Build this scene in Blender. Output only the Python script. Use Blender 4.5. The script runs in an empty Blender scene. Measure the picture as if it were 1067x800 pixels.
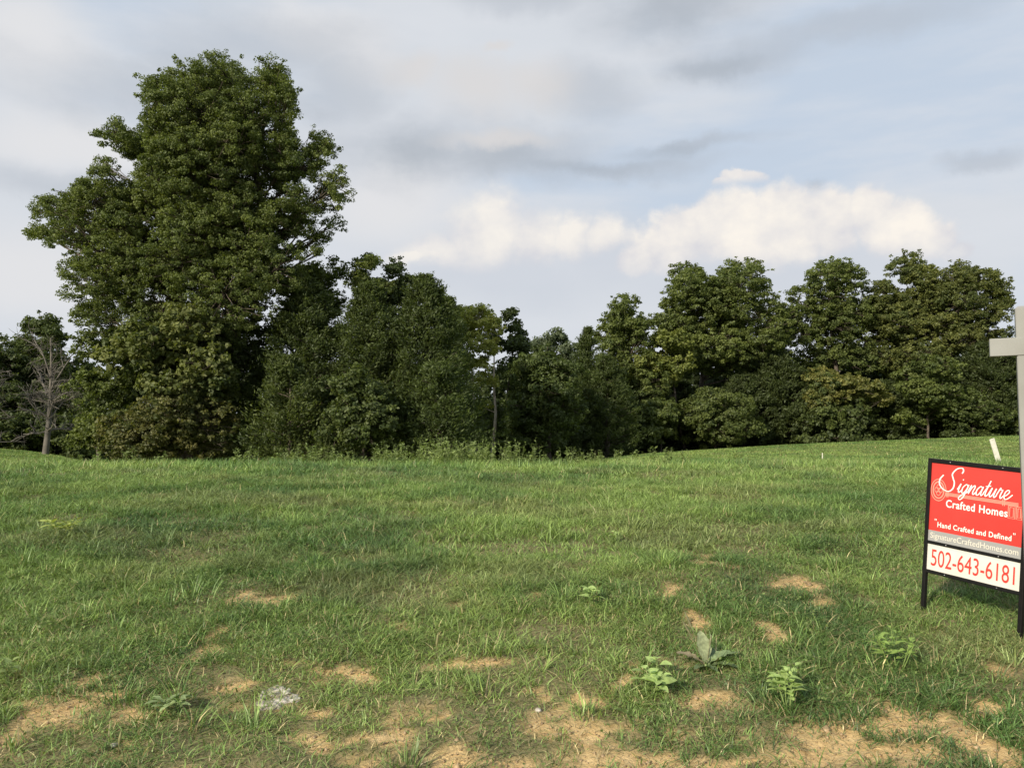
import bpy, math, random
import numpy as np
from mathutils import Matrix, Vector

# ------------------------------------------------------------------ camera, sky, sun, exposure
scene = bpy.context.scene
COL = scene.collection
FPX, CX, CY, CAMZ = 850.0, 533.5, 400.0, 1.5
PITCH = math.atan(30.0 / FPX)
cam_data = bpy.data.cameras.new("camera")
cam = bpy.data.objects.new("camera", cam_data); COL.objects.link(cam)
cam.location = (0, 0, CAMZ); cam.rotation_euler = (math.pi / 2 + PITCH, 0, 0)
cam_data.sensor_width = 36.0; cam_data.lens = FPX / 1067.0 * 36.0
cam_data.clip_start = 0.05; cam_data.clip_end = 8000
scene.camera = cam

SUN_AZ, SUN_EL = math.radians(-142), math.radians(26)      # clockwise from +Y (the view direction)
EXPOSURE = 0.6
CAM = np.array([0, 0, CAMZ])
Fv = np.array([0, math.cos(PITCH), math.sin(PITCH)]); Uv = np.array([0, -math.sin(PITCH), math.cos(PITCH)])

def direction(px, py):
    return Fv + (px - CX) / FPX * np.array([1.0, 0, 0]) + (CY - py) / FPX * Uv
def at(px, py, Y):
    d = direction(px, py); return CAM + d * (Y / d[1])
def lin(*c):
    return tuple(((v / 255.0) / 12.92 if v / 255.0 <= 0.04045 else ((v / 255.0 + 0.055) / 1.055) ** 2.4) for v in c)

def build_world():
    w = bpy.data.worlds.new("World"); scene.world = w; w.use_nodes = True
    nt = w.node_tree; nt.nodes.clear(); N, L = nt.nodes, nt.links
    def m(op, a, b=None, c=None, clamp=False):
        n = N.new('ShaderNodeMath'); n.operation = op; n.use_clamp = clamp
        for i, v in enumerate((a, b, c)):
            if v is None: continue
            if isinstance(v, (int, float)): n.inputs[i].default_value = v
            else: L.new(v, n.inputs[i])
        return n.outputs[0]
    def smooth(v, a, b, lo=0.0, hi=1.0):
        n = N.new('ShaderNodeMapRange'); n.interpolation_type = 'SMOOTHSTEP'
        L.new(v, n.inputs[0])
        for i, q in zip((1, 2, 3, 4), (a, b, lo, hi)): n.inputs[i].default_value = q
        return n.outputs[0]
    def mix(f, a, b):
        n = N.new('ShaderNodeMix'); n.data_type = 'RGBA'
        L.new(f, n.inputs[0]) if not isinstance(f, float) else setattr(n.inputs[0], 'default_value', f)
        for s, v in ((n.inputs[6], a), (n.inputs[7], b)):
            if isinstance(v, tuple): s.default_value = (*v, 1)
            else: L.new(v, s)
        return n.outputs[2]
    def sky(*c): return tuple(v * 10.0 / 2 ** EXPOSURE for v in lin(*c))      # display value at background strength 0.1
    tc = N.new('ShaderNodeTexCoord'); sep = N.new('ShaderNodeSeparateXYZ'); L.new(tc.outputs['Generated'], sep.inputs[0])
    x, y, z = sep.outputs
    az = m('ARCTAN2', x, y); el = m('ARCSINE', z)
    comb = N.new('ShaderNodeCombineXYZ'); L.new(az, comb.inputs[0]); L.new(el, comb.inputs[1])
    def noise(scale, sx=1, sy=1, detail=5, rough=0.55, off=0.0, src=None):
        mp = N.new('ShaderNodeMapping'); mp.inputs['Scale'].default_value = (sx, sy, 1); mp.inputs['Location'].default_value = (off, off * .7, off)
        L.new(src or comb.outputs[0], mp.inputs[0])
        n = N.new('ShaderNodeTexNoise'); n.inputs['Scale'].default_value = scale; n.inputs['Detail'].default_value = detail
        n.inputs['Roughness'].default_value = rough; L.new(mp.outputs[0], n.inputs['Vector'])
        return n
    # warped coordinates for ragged cloud edges
    def warp(scale, amp, detail=6, off=0.0, rough=.6):
        n = noise(scale, detail=detail, off=off, rough=rough)
        sub = N.new('ShaderNodeVectorMath'); sub.operation = 'SUBTRACT'; L.new(n.outputs['Color'], sub.inputs[0]); sub.inputs[1].default_value = (.5, .5, .5)
        sc = N.new('ShaderNodeVectorMath'); sc.operation = 'SCALE'; L.new(sub.outputs[0], sc.inputs[0]); sc.inputs['Scale'].default_value = amp
        ad = N.new('ShaderNodeVectorMath'); ad.operation = 'ADD'; L.new(sc.outputs[0], ad.inputs[0]); L.new(comb.outputs[0], ad.inputs[1])
        s = N.new('ShaderNodeSeparateXYZ'); L.new(ad.outputs[0], s.inputs[0]); return s.outputs[0], s.outputs[1]
    def azel(px, py):
        d = direction(px, py); d = d / np.linalg.norm(d); return math.atan2(d[0], d[1]), math.asin(d[2])
    def blob(co, px, py, rx, ry, rot=0.0):
        a, e = azel(px, py); c = math.cos(a)
        dx = m('SUBTRACT', co[0], a); dy = m('SUBTRACT', co[1], e)
        if rot:
            cr, sr = math.cos(rot), math.sin(rot)
            dx, dy = m('ADD', m('MULTIPLY', dx, cr), m('MULTIPLY', dy, sr)), m('SUBTRACT', m('MULTIPLY', dy, cr), m('MULTIPLY', dx, sr))
        dx = m('DIVIDE', dx, rx / FPX * c * c + 1e-4); dy = m('DIVIDE', dy, ry / FPX * c)
        return m('SUBTRACT', 1.0, m('SQRT', m('ADD', m('MULTIPLY', dx, dx), m('MULTIPLY', dy, dy))))
    def union(co, specs):
        r = None
        for s in specs:
            b = blob(co, *s); r = b if r is None else m('MAXIMUM', r, b)
        return r
    st = N.new('ShaderNodeTexSky'); st.sky_type = 'NISHITA'; st.sun_disc = False
    st.sun_elevation = SUN_EL; st.sun_rotation = SUN_AZ; st.air_density = 1.0; st.dust_density = 2.0
    col = mix(0.93, st.outputs[0], sky(199, 211, 226))
    # thin high veil
    soft = warp(2.2, .16, 4, 3.0)
    veil_n = noise(3.0, 1.0, 3.0, 6, .52, 7.3).outputs[0]
    wide = union(soft, [(60, 260, 380, 260), (560, 350, 460, 150), (300, 250, 300, 230), (480, 60, 260, 110), (900, 290, 240, 110)])
    veil = m('MULTIPLY', smooth(m('ADD', m('MULTIPLY', veil_n, 1.0), m('MULTIPLY', wide, .6)), .36, .72), .92)
    col = mix(veil, col, sky(217, 221, 227))
    wisp = noise(4.2, 1.0, 4.5, 7, .56, 33.0).outputs[0]
    col = mix(m('MULTIPLY', smooth(wisp, .42, .70), .45), col, sky(222, 225, 231))
    # bright patches low on the left and at the top left corner
    br = union(soft, [(10, 300, 210, 80), (60, 150, 170, 40, .1), (10, 50, 100, 80), (390, 200, 100, 60), (330, 15, 110, 34), (370, 45, 60, 40)])
    col = mix(m('MULTIPLY', smooth(m('ADD', br, m('MULTIPLY', veil_n, .4)), .15, 1.0), .85), col, sky(228, 228, 230))
    # grey cloud banks
    rag = warp(5.0, .10, 7, 11.0)
    gn = noise(6.0, 1, 2.4, 7, .58, 4.1).outputs[0]
    g1 = union(rag, [(150, 100, 200, 45, -.1), (270, 55, 190, 50, .1), (90, 195, 190, 26), (350, 90, 80, 60), (440, 155, 130, 48), (570, 160, 120, 36, .1), (520, 178, 170, 24),
                     (660, 172, 150, 18, -.05), (740, 152, 70, 12), (620, 95, 80, 40), (700, 10, 140, 44), (790, 50, 130, 30), (540, 0, 100, 24), (900, 30, 180, 22), (1020, 165, 60, 14), (840, 190, 20, 10)])
    col = mix(m('MULTIPLY', smooth(m('ADD', g1, m('MULTIPLY', m('SUBTRACT', gn, .5), 1.2)), -.15, .85), .58), col, sky(183, 190, 200))
    g2 = union(rag, [(705, 6, 90, 30), (600, 170, 150, 14), (520, 165, 90, 24), (700, 156, 90, 12, -.1), (430, 158, 70, 28), (240, 95, 120, 26, -.1), (760, 60, 70, 14)])
    col = mix(m('MULTIPLY', smooth(m('ADD', g2, m('MULTIPLY', m('SUBTRACT', gn, .5), 1.2)), -.05, .95), .50), col, sky(166, 174, 184))
    # soft lit cloud in the middle
    lit = union(rag, [(490, 95, 85, 40), (555, 92, 70, 34), (430, 80, 60, 30), (515, 52, 22, 7, .3), (520, 148, 90, 12)])
    col = mix(m('MULTIPLY', smooth(m('ADD', lit, m('MULTIPLY', m('SUBTRACT', gn, .5), 1.0)), -.05, .95), .75), col, sky(220, 217, 216))
    # cumulus towers
    cu = warp(13.0, .060, 8, 21.0, .60)
    cn = noise(12.0, 1, 1.25, 9, .55, 15.0).outputs[0]
    right = [(690, 264, 46, 34), (712, 242, 40, 38), (740, 238, 44, 40), (775, 236, 50, 44), (820, 236, 52, 48), (865, 232, 46, 44), (908, 220, 36, 36), (930, 242, 46, 38), (970, 252, 34, 28), (1000, 264, 24, 16), (665, 276, 26, 20)]
    left = [(522, 228, 42, 46), (500, 244, 60, 44), (462, 260, 56, 30), (555, 244, 46, 38), (595, 244, 34, 30), (632, 246, 34, 26), (430, 270, 34, 14)]
    under = union(rag, [(800, 285, 250, 50), (520, 285, 210, 50), (640, 265, 100, 55)])
    col = mix(m('MULTIPLY', smooth(under, 0, .8), .6), col, sky(203, 209, 219))
    for specs, base_py, full_py, s, ed in ((left, 316, 256, .80, .66), (right, 318, 262, .97, .38), ([(778, 188, 30, 14), (762, 195, 24, 7), (795, 194, 22, 7)], 204, 192, .95, .28)):
        f = m('ADD', union(cu, specs), m('MULTIPLY', m('SUBTRACT', cn, .5), .8))
        a = smooth(f, .0, ed)
        _, e0 = azel(CX, base_py); _, e1 = azel(CX, full_py)
        a = m('MULTIPLY', m('MULTIPLY', a, smooth(el, e0, e1)), s)
        h = smooth(el, e0, e1 + (e1 - e0) * .5)
        shade = m('ADD', m('MULTIPLY', smooth(f, .05, .9), .35), m('ADD', m('MULTIPLY', h, .45), m('MULTIPLY', m('SUBTRACT', cn, .5), 2.6)), clamp=True)
        body = mix(shade, sky(216, 216, 222), sky(253, 246, 236))
        col = mix(a, col, body)
    # pale horizon
    col = mix(m('MULTIPLY', smooth(el, .16, .0), .6), col, sky(216, 221, 228))
    bg = N.new('ShaderNodeBackground'); bg.inputs['Strength'].default_value = 0.1; L.new(col, bg.inputs[0])
    out = N.new('ShaderNodeOutputWorld'); L.new(bg.outputs[0], out.inputs[0])
build_world()

sun_d = bpy.data.lights.new("sun", 'SUN'); sun = bpy.data.objects.new("sun", sun_d); COL.objects.link(sun)
sun_d.energy = 4.1; sun_d.angle = math.radians(4.0); sun_d.color = (1.0, 0.90, 0.74)
sdir = Vector((math.sin(SUN_AZ) * math.cos(SUN_EL), math.cos(SUN_AZ) * math.cos(SUN_EL), math.sin(SUN_EL)))
sun.rotation_euler = sdir.to_track_quat('Z', 'Y').to_euler()
scene.view_settings.view_transform = 'Standard'; scene.view_settings.look = 'None'
scene.view_settings.gamma = 1; scene.view_settings.exposure = EXPOSURE
scene.render.engine = 'CYCLES'
scene.cycles.max_bounces = 6; scene.cycles.diffuse_bounces = 3; scene.cycles.transmission_bounces = 3; scene.cycles.use_denoising = True

# ------------------------------------------------------------------ helpers
rng = np.random.default_rng(7)
def hash2(ix, iy, seed):
    h = (ix.astype(np.int64) * 374761393 + iy.astype(np.int64) * 668265263 + seed * 1442695041) & 0xffffffff
    h = ((h ^ (h >> 13)) * 1274126177) & 0xffffffff
    return ((h ^ (h >> 16)) & 0xffff) / 65535.0
def vnoise(x, y, seed=0):
    x = np.asarray(x, float); y = np.asarray(y, float)
    ix, iy = np.floor(x), np.floor(y); fx, fy = x - ix, y - iy
    fx = fx * fx * (3 - 2 * fx); fy = fy * fy * (3 - 2 * fy)
    a, b = hash2(ix, iy, seed), hash2(ix + 1, iy, seed); c, d = hash2(ix, iy + 1, seed), hash2(ix + 1, iy + 1, seed)
    return (a * (1 - fx) + b * fx) * (1 - fy) + (c * (1 - fx) + d * fx) * fy
def fbm(x, y, seed=0, octaves=4):
    r, amp, tot = 0, 1.0, 0
    for o in range(octaves):
        r = r + amp * vnoise(x * 2 ** o + 13.7 * o, y * 2 ** o + 5.1 * o, seed + o); tot += amp; amp *= .55
    return r / tot
def sstep(a, b, v):
    t = np.clip((np.asarray(v, float) - a) / (b - a), 0, 1); return t * t * (3 - 2 * t)

def new_mesh(name, co, faces, col=None, smooth=False):
    """co (n,3); faces a list of (k,m) index arrays; col (n,3) vertex colour."""
    me = bpy.data.meshes.new(name); co = np.asarray(co, np.float32)
    me.vertices.add(len(co)); me.vertices.foreach_set('co', co.ravel())
    loops = np.concatenate([f.ravel() for f in faces]).astype(np.int32)
    sizes = np.concatenate([np.full(len(f), f.shape[1]) for f in faces]).astype(np.int32)
    starts = np.concatenate([[0], np.cumsum(sizes)[:-1]]).astype(np.int32)
    me.loops.add(len(loops)); me.loops.foreach_set('vertex_index', loops)
    me.polygons.add(len(sizes)); me.polygons.foreach_set('loop_start', starts)
    if smooth: me.polygons.foreach_set('use_smooth', np.ones(len(sizes), bool))
    me.update(calc_edges=True)
    if col is not None:
        a = me.color_attributes.new('tint', 'FLOAT_COLOR', 'POINT')
        a.data.foreach_set('color', np.concatenate([col, np.ones((len(col), 1))], 1).astype(np.float32).ravel())
    return me
def link(name, me, mat, parent=None):
    o = bpy.data.objects.new(name, me); COL.objects.link(o)
    for m_ in (mat if isinstance(mat, (list, tuple)) else [mat]): me.materials.append(m_)
    if parent is not None: o.parent = parent
    return o
def tag(o, label=None, cat=None, group=None, kind=None):
    for k, v in (('label', label), ('category', cat), ('group', group), ('kind', kind)):
        if v: o[k] = v
    return o
def empty(name, loc, rz=0):
    o = bpy.data.objects.new(name, None); COL.objects.link(o); o.location = tuple(loc); o.rotation_euler = (0, 0, rz)
    o.empty_display_size = .2; return o
class Tubes:
    def __init__(s): s.v, s.f, s.n = [], [], 0
    def add(s, pts, rad, sides=6):
        pts = np.asarray(pts, float); k = len(pts); rad = np.broadcast_to(rad, (k,))
        t = np.gradient(pts, axis=0); t /= np.linalg.norm(t, axis=1)[:, None] + 1e-9
        ref = np.where(np.abs(t[:, 2:3]) > .9, np.array([[1.0, 0, 0]]), np.array([[0, 0, 1.0]]))
        a = np.cross(t, ref); a /= np.linalg.norm(a, axis=1)[:, None]; b = np.cross(t, a)
        an = np.linspace(0, 2 * math.pi, sides, endpoint=False)
        ring = pts[:, None] + rad[:, None, None] * (np.cos(an)[None, :, None] * a[:, None] + np.sin(an)[None, :, None] * b[:, None])
        s.v.append(ring.reshape(-1, 3)); i = np.arange(k - 1)[:, None] * sides; j = np.arange(sides)[None]; j2 = (j + 1) % sides
        s.f.append(np.stack([i + j, i + j2, i + sides + j2, i + sides + j], -1).reshape(-1, 4) + s.n); s.n += k * sides
    def mesh(s, name): return new_mesh(name, np.concatenate(s.v), [np.concatenate(s.f)], smooth=True)
def bezier(a, b, bend, n=6):
    t = np.linspace(0, 1, n)[:, None]; return (1 - t) * a + t * b + 4 * t * (1 - t) * bend

# ------------------------------------------------------------------ materials
def mat_new(name):
    m = bpy.data.materials.new(name); m.use_nodes = True; nt = m.node_tree; nt.nodes.clear(); return m, nt.nodes, nt.links
def principled(name, color, rough=.6, metal=0.0, spec=.5, noise=None, bump=None):
    m, N, L = mat_new(name); o = N.new('ShaderNodeOutputMaterial'); p = N.new('ShaderNodeBsdfPrincipled'); L.new(p.outputs[0], o.inputs[0])
    p.inputs['Base Color'].default_value = (*color, 1); p.inputs['Roughness'].default_value = rough
    p.inputs['Metallic'].default_value = metal; p.inputs['Specular IOR Level'].default_value = spec
    tc = N.new('ShaderNodeTexCoord')
    if noise:
        n = N.new('ShaderNodeTexNoise'); n.inputs['Scale'].default_value = noise[0]; n.inputs['Detail'].default_value = 6; L.new(tc.outputs['Object'], n.inputs['Vector'])
        r = N.new('ShaderNodeValToRGB'); L.new(n.outputs[0], r.inputs[0]); r.color_ramp.elements[0].position = .35; r.color_ramp.elements[1].position = .68
        r.color_ramp.elements[0].color = (*noise[1], 1); r.color_ramp.elements[1].color = (*color, 1); L.new(r.outputs[0], p.inputs['Base Color'])
    if bump:
        n = N.new('ShaderNodeTexNoise'); n.inputs['Scale'].default_value = bump[0]; n.inputs['Detail'].default_value = 8; L.new(tc.outputs['Object'], n.inputs['Vector'])
        b = N.new('ShaderNodeBump'); b.inputs['Strength'].default_value = bump[1]; b.inputs['Distance'].default_value = bump[2]
        L.new(n.outputs[0], b.inputs['Height']); L.new(b.outputs[0], p.inputs['Normal'])
    return m
def leaf_material(name, trans=.46, gloss=.02, rough=.6, spots=0.0):
    m, N, L = mat_new(name); o = N.new('ShaderNodeOutputMaterial'); at_ = N.new('ShaderNodeAttribute'); at_.attribute_name = 'tint'
    tc = N.new('ShaderNodeTexCoord'); nz = N.new('ShaderNodeTexNoise'); nz.inputs['Scale'].default_value = 75; nz.inputs['Detail'].default_value = 5; L.new(tc.outputs['Object'], nz.inputs['Vector'])
    rp = N.new('ShaderNodeMapRange'); L.new(nz.outputs[0], rp.inputs[0]); rp.inputs[1].default_value = .35; rp.inputs[2].default_value = .65; rp.inputs[3].default_value = 1 - spots; rp.inputs[4].default_value = 1 + spots
    sc = N.new('ShaderNodeVectorMath'); sc.operation = 'SCALE'; L.new(at_.outputs['Color'], sc.inputs[0]); L.new(rp.outputs[0], sc.inputs['Scale']); tintc = sc.outputs[0]
    d = N.new('ShaderNodeBsdfDiffuse'); t = N.new('ShaderNodeBsdfTranslucent'); g = N.new('ShaderNodeBsdfGlossy')
    L.new(tintc, d.inputs[0])
    hs = N.new('ShaderNodeMix'); hs.data_type = 'RGBA'; hs.blend_type = 'MULTIPLY'; hs.inputs[0].default_value = 1; L.new(tintc, hs.inputs[6]); hs.inputs[7].default_value = (1.15, 1.2, .55, 1)
    L.new(hs.outputs[2], t.inputs[0]); g.inputs['Roughness'].default_value = rough; g.inputs[0].default_value = (.9, .95, .9, 1)
    m1 = N.new('ShaderNodeMixShader'); m1.inputs[0].default_value = trans; L.new(d.outputs[0], m1.inputs[1]); L.new(t.outputs[0], m1.inputs[2])
    m2 = N.new('ShaderNodeMixShader'); m2.inputs[0].default_value = gloss; L.new(m1.outputs[0], m2.inputs[1]); L.new(g.outputs[0], m2.inputs[2])
    L.new(m2.outputs[0], o.inputs[0]); return m
M_leaf = leaf_material('foliage'); M_grass = leaf_material('grass_blades', .27, .035, .5)
M_weed = leaf_material('weed_leaves', .35, .03, spots=.2)
M_bark = principled('bark', (.13, .105, .08), .9, spec=.2, noise=(3, (.06, .05, .04)), bump=(14, .5, .03))
M_pale_bark = principled('pale_bark', (.60, .54, .45), .85, spec=.2, noise=(1.5, (.36, .28, .2)), bump=(12, .4, .02))
M_dead_bark = principled('dead_bark', (.17, .155, .135), .9, spec=.15, noise=(3, (.11, .10, .085)), bump=(20, .4, .02))
M_frame = principled('black_powder_coat', (.006, .006, .006), .5, spec=.2, noise=(40, (.010, .009, .008)))
M_red = principled('red_panel', lin(198, 64, 57), .42, spec=.35, noise=(3, lin(188, 58, 51)))
M_grey_band = principled('grey_band', lin(148, 148, 146), .4, spec=.35)
M_white = principled('white_panel', (.64, .62, .56), .45, spec=.35, noise=(7, (.56, .54, .47)))
M_white_ink = principled('white_ink', (.82, .79, .73), .5, spec=.3)
M_pink_ink = principled('pale_pink_ink', lin(229, 140, 122), .5, spec=.3)
M_pale_ink = principled('pale_grey_ink', lin(208, 204, 190), .5, spec=.3)
M_red_ink = principled('red_ink', lin(205, 62, 54), .5, spec=.3)
M_post = principled('greige_vinyl', lin(139, 140, 136), .6, spec=.2, noise=(5, lin(128, 128, 123)), bump=(60, .06, .002))
M_screw = principled('screw_steel', (.3, .3, .3), .35, metal=.9)
M_stake = principled('weathered_white_paint', (.72, .70, .62), .8, noise=(9, (.52, .5, .42)))
M_stone = principled('pale_concrete', (.52, .49, .43), .95, spec=.2, noise=(18, (.25, .21, .155)), bump=(40, .8, .02))

def ground_material():
    m, N, L = mat_new('turf_and_clay'); o = N.new('ShaderNodeOutputMaterial'); p = N.new('ShaderNodeBsdfPrincipled'); L.new(p.outputs[0], o.inputs[0])
    p.inputs['Roughness'].default_value = .95; p.inputs['Specular IOR Level'].default_value = .15
    g = N.new('ShaderNodeNewGeometry'); bare = N.new('ShaderNodeAttribute'); bare.attribute_name = 'bare'; far = N.new('ShaderNodeAttribute'); far.attribute_name = 'far'
    def noise(s, d=6):
        n = N.new('ShaderNodeTexNoise'); n.inputs['Scale'].default_value = s; n.inputs['Detail'].default_value = d; n.inputs['Roughness'].default_value = .65; L.new(g.outputs['Position'], n.inputs['Vector']); return n.outputs[0]
    def ramp(f, a, ca, b, cb, mid=None):
        r = N.new('ShaderNodeValToRGB'); L.new(f, r.inputs[0]); e = r.color_ramp.elements; e[0].position = a; e[0].color = (*ca, 1); e[1].position = b; e[1].color = (*cb, 1)
        if mid: q = e.new(mid[0]); q.color = (*mid[1], 1)
        return r.outputs[0]
    def mix(f, a, b):
        n = N.new('ShaderNodeMix'); n.data_type = 'RGBA'; L.new(f, n.inputs[0]); L.new(a, n.inputs[6]); L.new(b, n.inputs[7]); return n.outputs[2]
    clay = mix(noise(2.2), ramp(noise(38, 8), .3, (.40, .25, .10), .68, (.68, .49, .245), (.5, (.57, .39, .175))), ramp(noise(14, 8), .32, (.44, .29, .12), .7, (.76, .57, .30)))
    thatch = ramp(noise(60, 5), .3, (.09, .085, .035), .7, (.27, .24, .12))
    turf = mix(ramp(noise(.16, 6), .42, (0, 0, 0), .62, (.6, .6, .6)), ramp(noise(.9, 12), .3, (.10, .145, .036), .72, (.20, .235, .062), (.5, (.15, .19, .048))), ramp(noise(2.5, 12), .3, (.20, .19, .075), .7, (.25, .26, .09)))
    c = mix(bare.outputs['Fac'], thatch, clay); c = mix(far.outputs['Fac'], c, turf); L.new(c, p.inputs['Base Color'])
    b = N.new('ShaderNodeBump'); b.inputs['Strength'].default_value = .9; b.inputs['Distance'].default_value = .02; L.new(noise(45, 8), b.inputs['Height'])
    L.new(b.outputs[0], p.inputs['Normal']); return m

# ------------------------------------------------------------------ the ground
PY = np.array([-3000, -5, 0, 3, 4.8, 7, 10, 14, 17]); PZ = np.array([-.1, -.1, 0.02, .20, .385, .50, .545, .50, .40])
def near_z(y):
    # smooth profile through the control points
    z = 0
    for o in (-.9, -.45, 0, .45, .9): z = z + np.interp(y + o, PY, PZ)
    return z / 5
S_K = np.array([-.8, -.628, -.56, -.52, -.45, -.05, .055, .137, .35, .62, .9]); S_A = np.array([-22, -19, -13, -5, 18, 20, 0, -12, -23, -32, -36])
def ground_z(x, y):
    x = np.asarray(x, float); y = np.asarray(y, float)
    s = np.clip(x / np.maximum(y, 4), -.9, .9)
    A = 0
    for o in (-.03, 0, .03): A = A + np.interp(s + o, S_K, S_A)
    A = A / 3
    t = sstep(17, 52, y)
    v = 486 + A * t
    v = np.where(y > 70, 430.5 + (v - 430.5) * np.exp(-(y - 70) / 150), v)
    far = CAMZ - (v - 430) / FPX * y
    k = sstep(13, 20, y)
    z = near_z(np.minimum(y, 20)) * (1 - k) + far * k
    lump = (fbm(x * .9, y * .9, 3, 3) - .5) * .10 + (fbm(x * 5, y * 5, 9, 2) - .5) * .035
    return z + lump * sstep(40, 12, y) * sstep(-2, 1.5, y)
def hit(px, py, ymax=80):
    d = direction(px, py); ys = np.linspace(1.5, ymax, 6000); P = CAM + d[None] * (ys / d[1])[:, None]
    below = P[:, 2] <= ground_z(P[:, 0], P[:, 1]); i = int(np.argmax(below)); return P[i]
# worn patches of clay, each where the photograph has one: pixel, radii in px
BARE = [(905, 786, 130, 16), (1005, 762, 60, 15), (770, 797, 90, 7), (640, 800, 90, 5), (930, 760, 40, 12), (285, 624, 35, 9), (412, 655, 16, 8), (210, 682, 20, 8), (470, 690, 55, 6), (360, 700, 60, 7), (250, 712, 20, 5), (60, 745, 50, 16), (110, 718, 40, 10), (130, 748, 30, 14), (120, 776, 24, 8),
        (20, 775, 20, 10), (330, 740, 20, 7), (455, 742, 14, 7), (470, 785, 30, 14), (330, 782, 22, 14), (380, 775, 20, 9), (575, 748, 30, 9), (600, 765, 30, 12), (560, 722, 20, 6), (540, 795, 40, 10),
        (700, 622, 20, 8), (735, 650, 18, 8), (803, 657, 20, 6), (660, 697, 14, 8), (650, 720, 12, 6), (740, 730, 30, 9), (700, 690, 14, 5), (640, 785, 60, 14), (715, 790, 60, 12), (820, 752, 24, 7), (850, 775, 50, 18), (930, 755, 46, 20), (880, 792, 90, 12),
        (1030, 780, 55, 22), (960, 785, 60, 20), (1050, 745, 30, 10), (1040, 700, 22, 8), (835, 608, 30, 7), (230, 660, 14, 5), (620, 735, 22, 5), (860, 628, 16, 5), (560, 620, 14, 5), (470, 632, 14, 5), (170, 668, 14, 5), (520, 600, 16, 4), (300, 585, 18, 4), (730, 585, 24, 5)]
BW = []
for (px, py, rx, ry) in BARE:
    c, a, b = hit(px, py), hit(px + rx, py), hit(px, py - ry); BW.append((c[0], c[1], max(abs(a[0] - c[0]), .03), max(abs(b[1] - c[1]), .05)))
def bare_mask(x, y):
    x = np.asarray(x, float); y = np.asarray(y, float)
    f = np.full(x.shape, -2.0)
    wx = x + (fbm(x * 6, y * 6, 31, 3) - .5) * .24; wy = y + (fbm(x * 6, y * 6, 47, 3) - .5) * .34
    for (cx, cy, rx, ry) in BW:
        f = np.maximum(f, 1 - np.sqrt(((wx - cx) / (rx * 1.15)) ** 2 + ((wy - cy) / (ry * 1.25)) ** 2))
    f = f + (fbm(x * 9, y * 9, 5, 4) - .5) * 1.7
    f = np.maximum(f, (fbm(x * 2.6, y * 3.4, 55, 5) - .645) * 5 - sstep(3.2, 4.6, y) * 1.4)
    return sstep(-.2, .75, f) * sstep(12, 8, y)

def axis(lo, hi, step, far, ratio=1.13):
    a = list(np.arange(lo, hi, step)); s = step; p = lo
    left = []
    while p > -far: s *= ratio; p -= s; left.append(p)
    s = step; p = a[-1]; right = []
    while p < far: s *= ratio; p += s; right.append(p)
    return np.array(left[::-1] + a + right)
gx, gy = axis(-6.5, 6.5, .035, 4000), axis(2.2, 9.0, .035, 4000, 1.06)
gy = gy[gy > -200]
X, Y = np.meshgrid(gx, gy); Z = ground_z(X, Y); bm_ = bare_mask(X, Y)
Z = Z - bm_ * .012
nx, ny = len(gx), len(gy)
i = (np.arange(ny - 1)[:, None] * nx + np.arange(nx - 1)[None]).ravel()
me = new_mesh('ground', np.stack([X, Y, Z], -1).reshape(-1, 3), [np.stack([i, i + 1, i + 1 + nx, i + nx], -1)], smooth=True)
for nm, val in (('bare', bm_), ('far', sstep(10, 19, Y) * np.ones_like(X))):
    a = me.attributes.new(nm, 'FLOAT', 'POINT'); a.data.foreach_set('value', val.astype(np.float32).ravel())
tag(link('ground', me, ground_material()), kind='structure')

# ------------------------------------------------------------------ grass
def blades(x, y, h, w, lean, levels, col, droop=1.0, az=None):
    """curved tapering blades, one row of vertices pairs per level"""
    n = len(x); z = ground_z(x, y); az = rng.uniform(0, 2 * math.pi, n) if az is None else az
    fa = az + math.pi / 2 + rng.normal(0, .5, n)
    base = np.stack([x, y, z - .004], -1); V = []; C = []
    for k, t in enumerate(levels):
        out = lean * h * (t ** 1.0 * .45 + t * t * .75 * droop); up = h * (t - .28 * droop * lean * t * t)
        p = base + np.stack([np.cos(az) * out, np.sin(az) * out, up], -1)
        ww = w * (1 - t ** 1.8) * .5 + 0.0003; sx = np.stack([np.cos(fa) * ww, np.sin(fa) * ww, 0 * ww], -1)
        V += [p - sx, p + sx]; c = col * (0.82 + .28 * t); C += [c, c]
    m_ = len(levels); V = np.stack(V, 1).reshape(-1, 3); C = np.stack(C, 1).reshape(-1, 3)
    b = np.arange(n)[:, None] * (2 * m_) + np.arange(m_ - 1)[None] * 2; F = np.stack([b, b + 1, b + 3, b + 2], -1).reshape(-1, 4)
    return V, F, C
def scatter(n, y0, y1, side=.70, extra=.7, power=2.0):
    u = rng.random(n); y = (y0 ** power + u * (y1 ** power - y0 ** power)) ** (1 / power)
    x = rng.uniform(-1, 1, n) * (side * y + extra); return x, y
def tuft_scatter(n, per, y0, y1, spread):
    tx, ty = scatter(n // per, y0, y1); dx, dy = rng.normal(0, spread, (2, per * len(tx))); x = np.repeat(tx, per) + dx; y = np.repeat(ty, per) + dy
    hv = np.repeat(rng.uniform(.5, 1.5, len(tx)), per); return x, y, hv, np.concatenate([np.repeat(rng.random((len(tx), 1)), per, 0), (np.arctan2(dy, dx) + rng.normal(0, .6, len(x)))[:, None]], 1)
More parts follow.
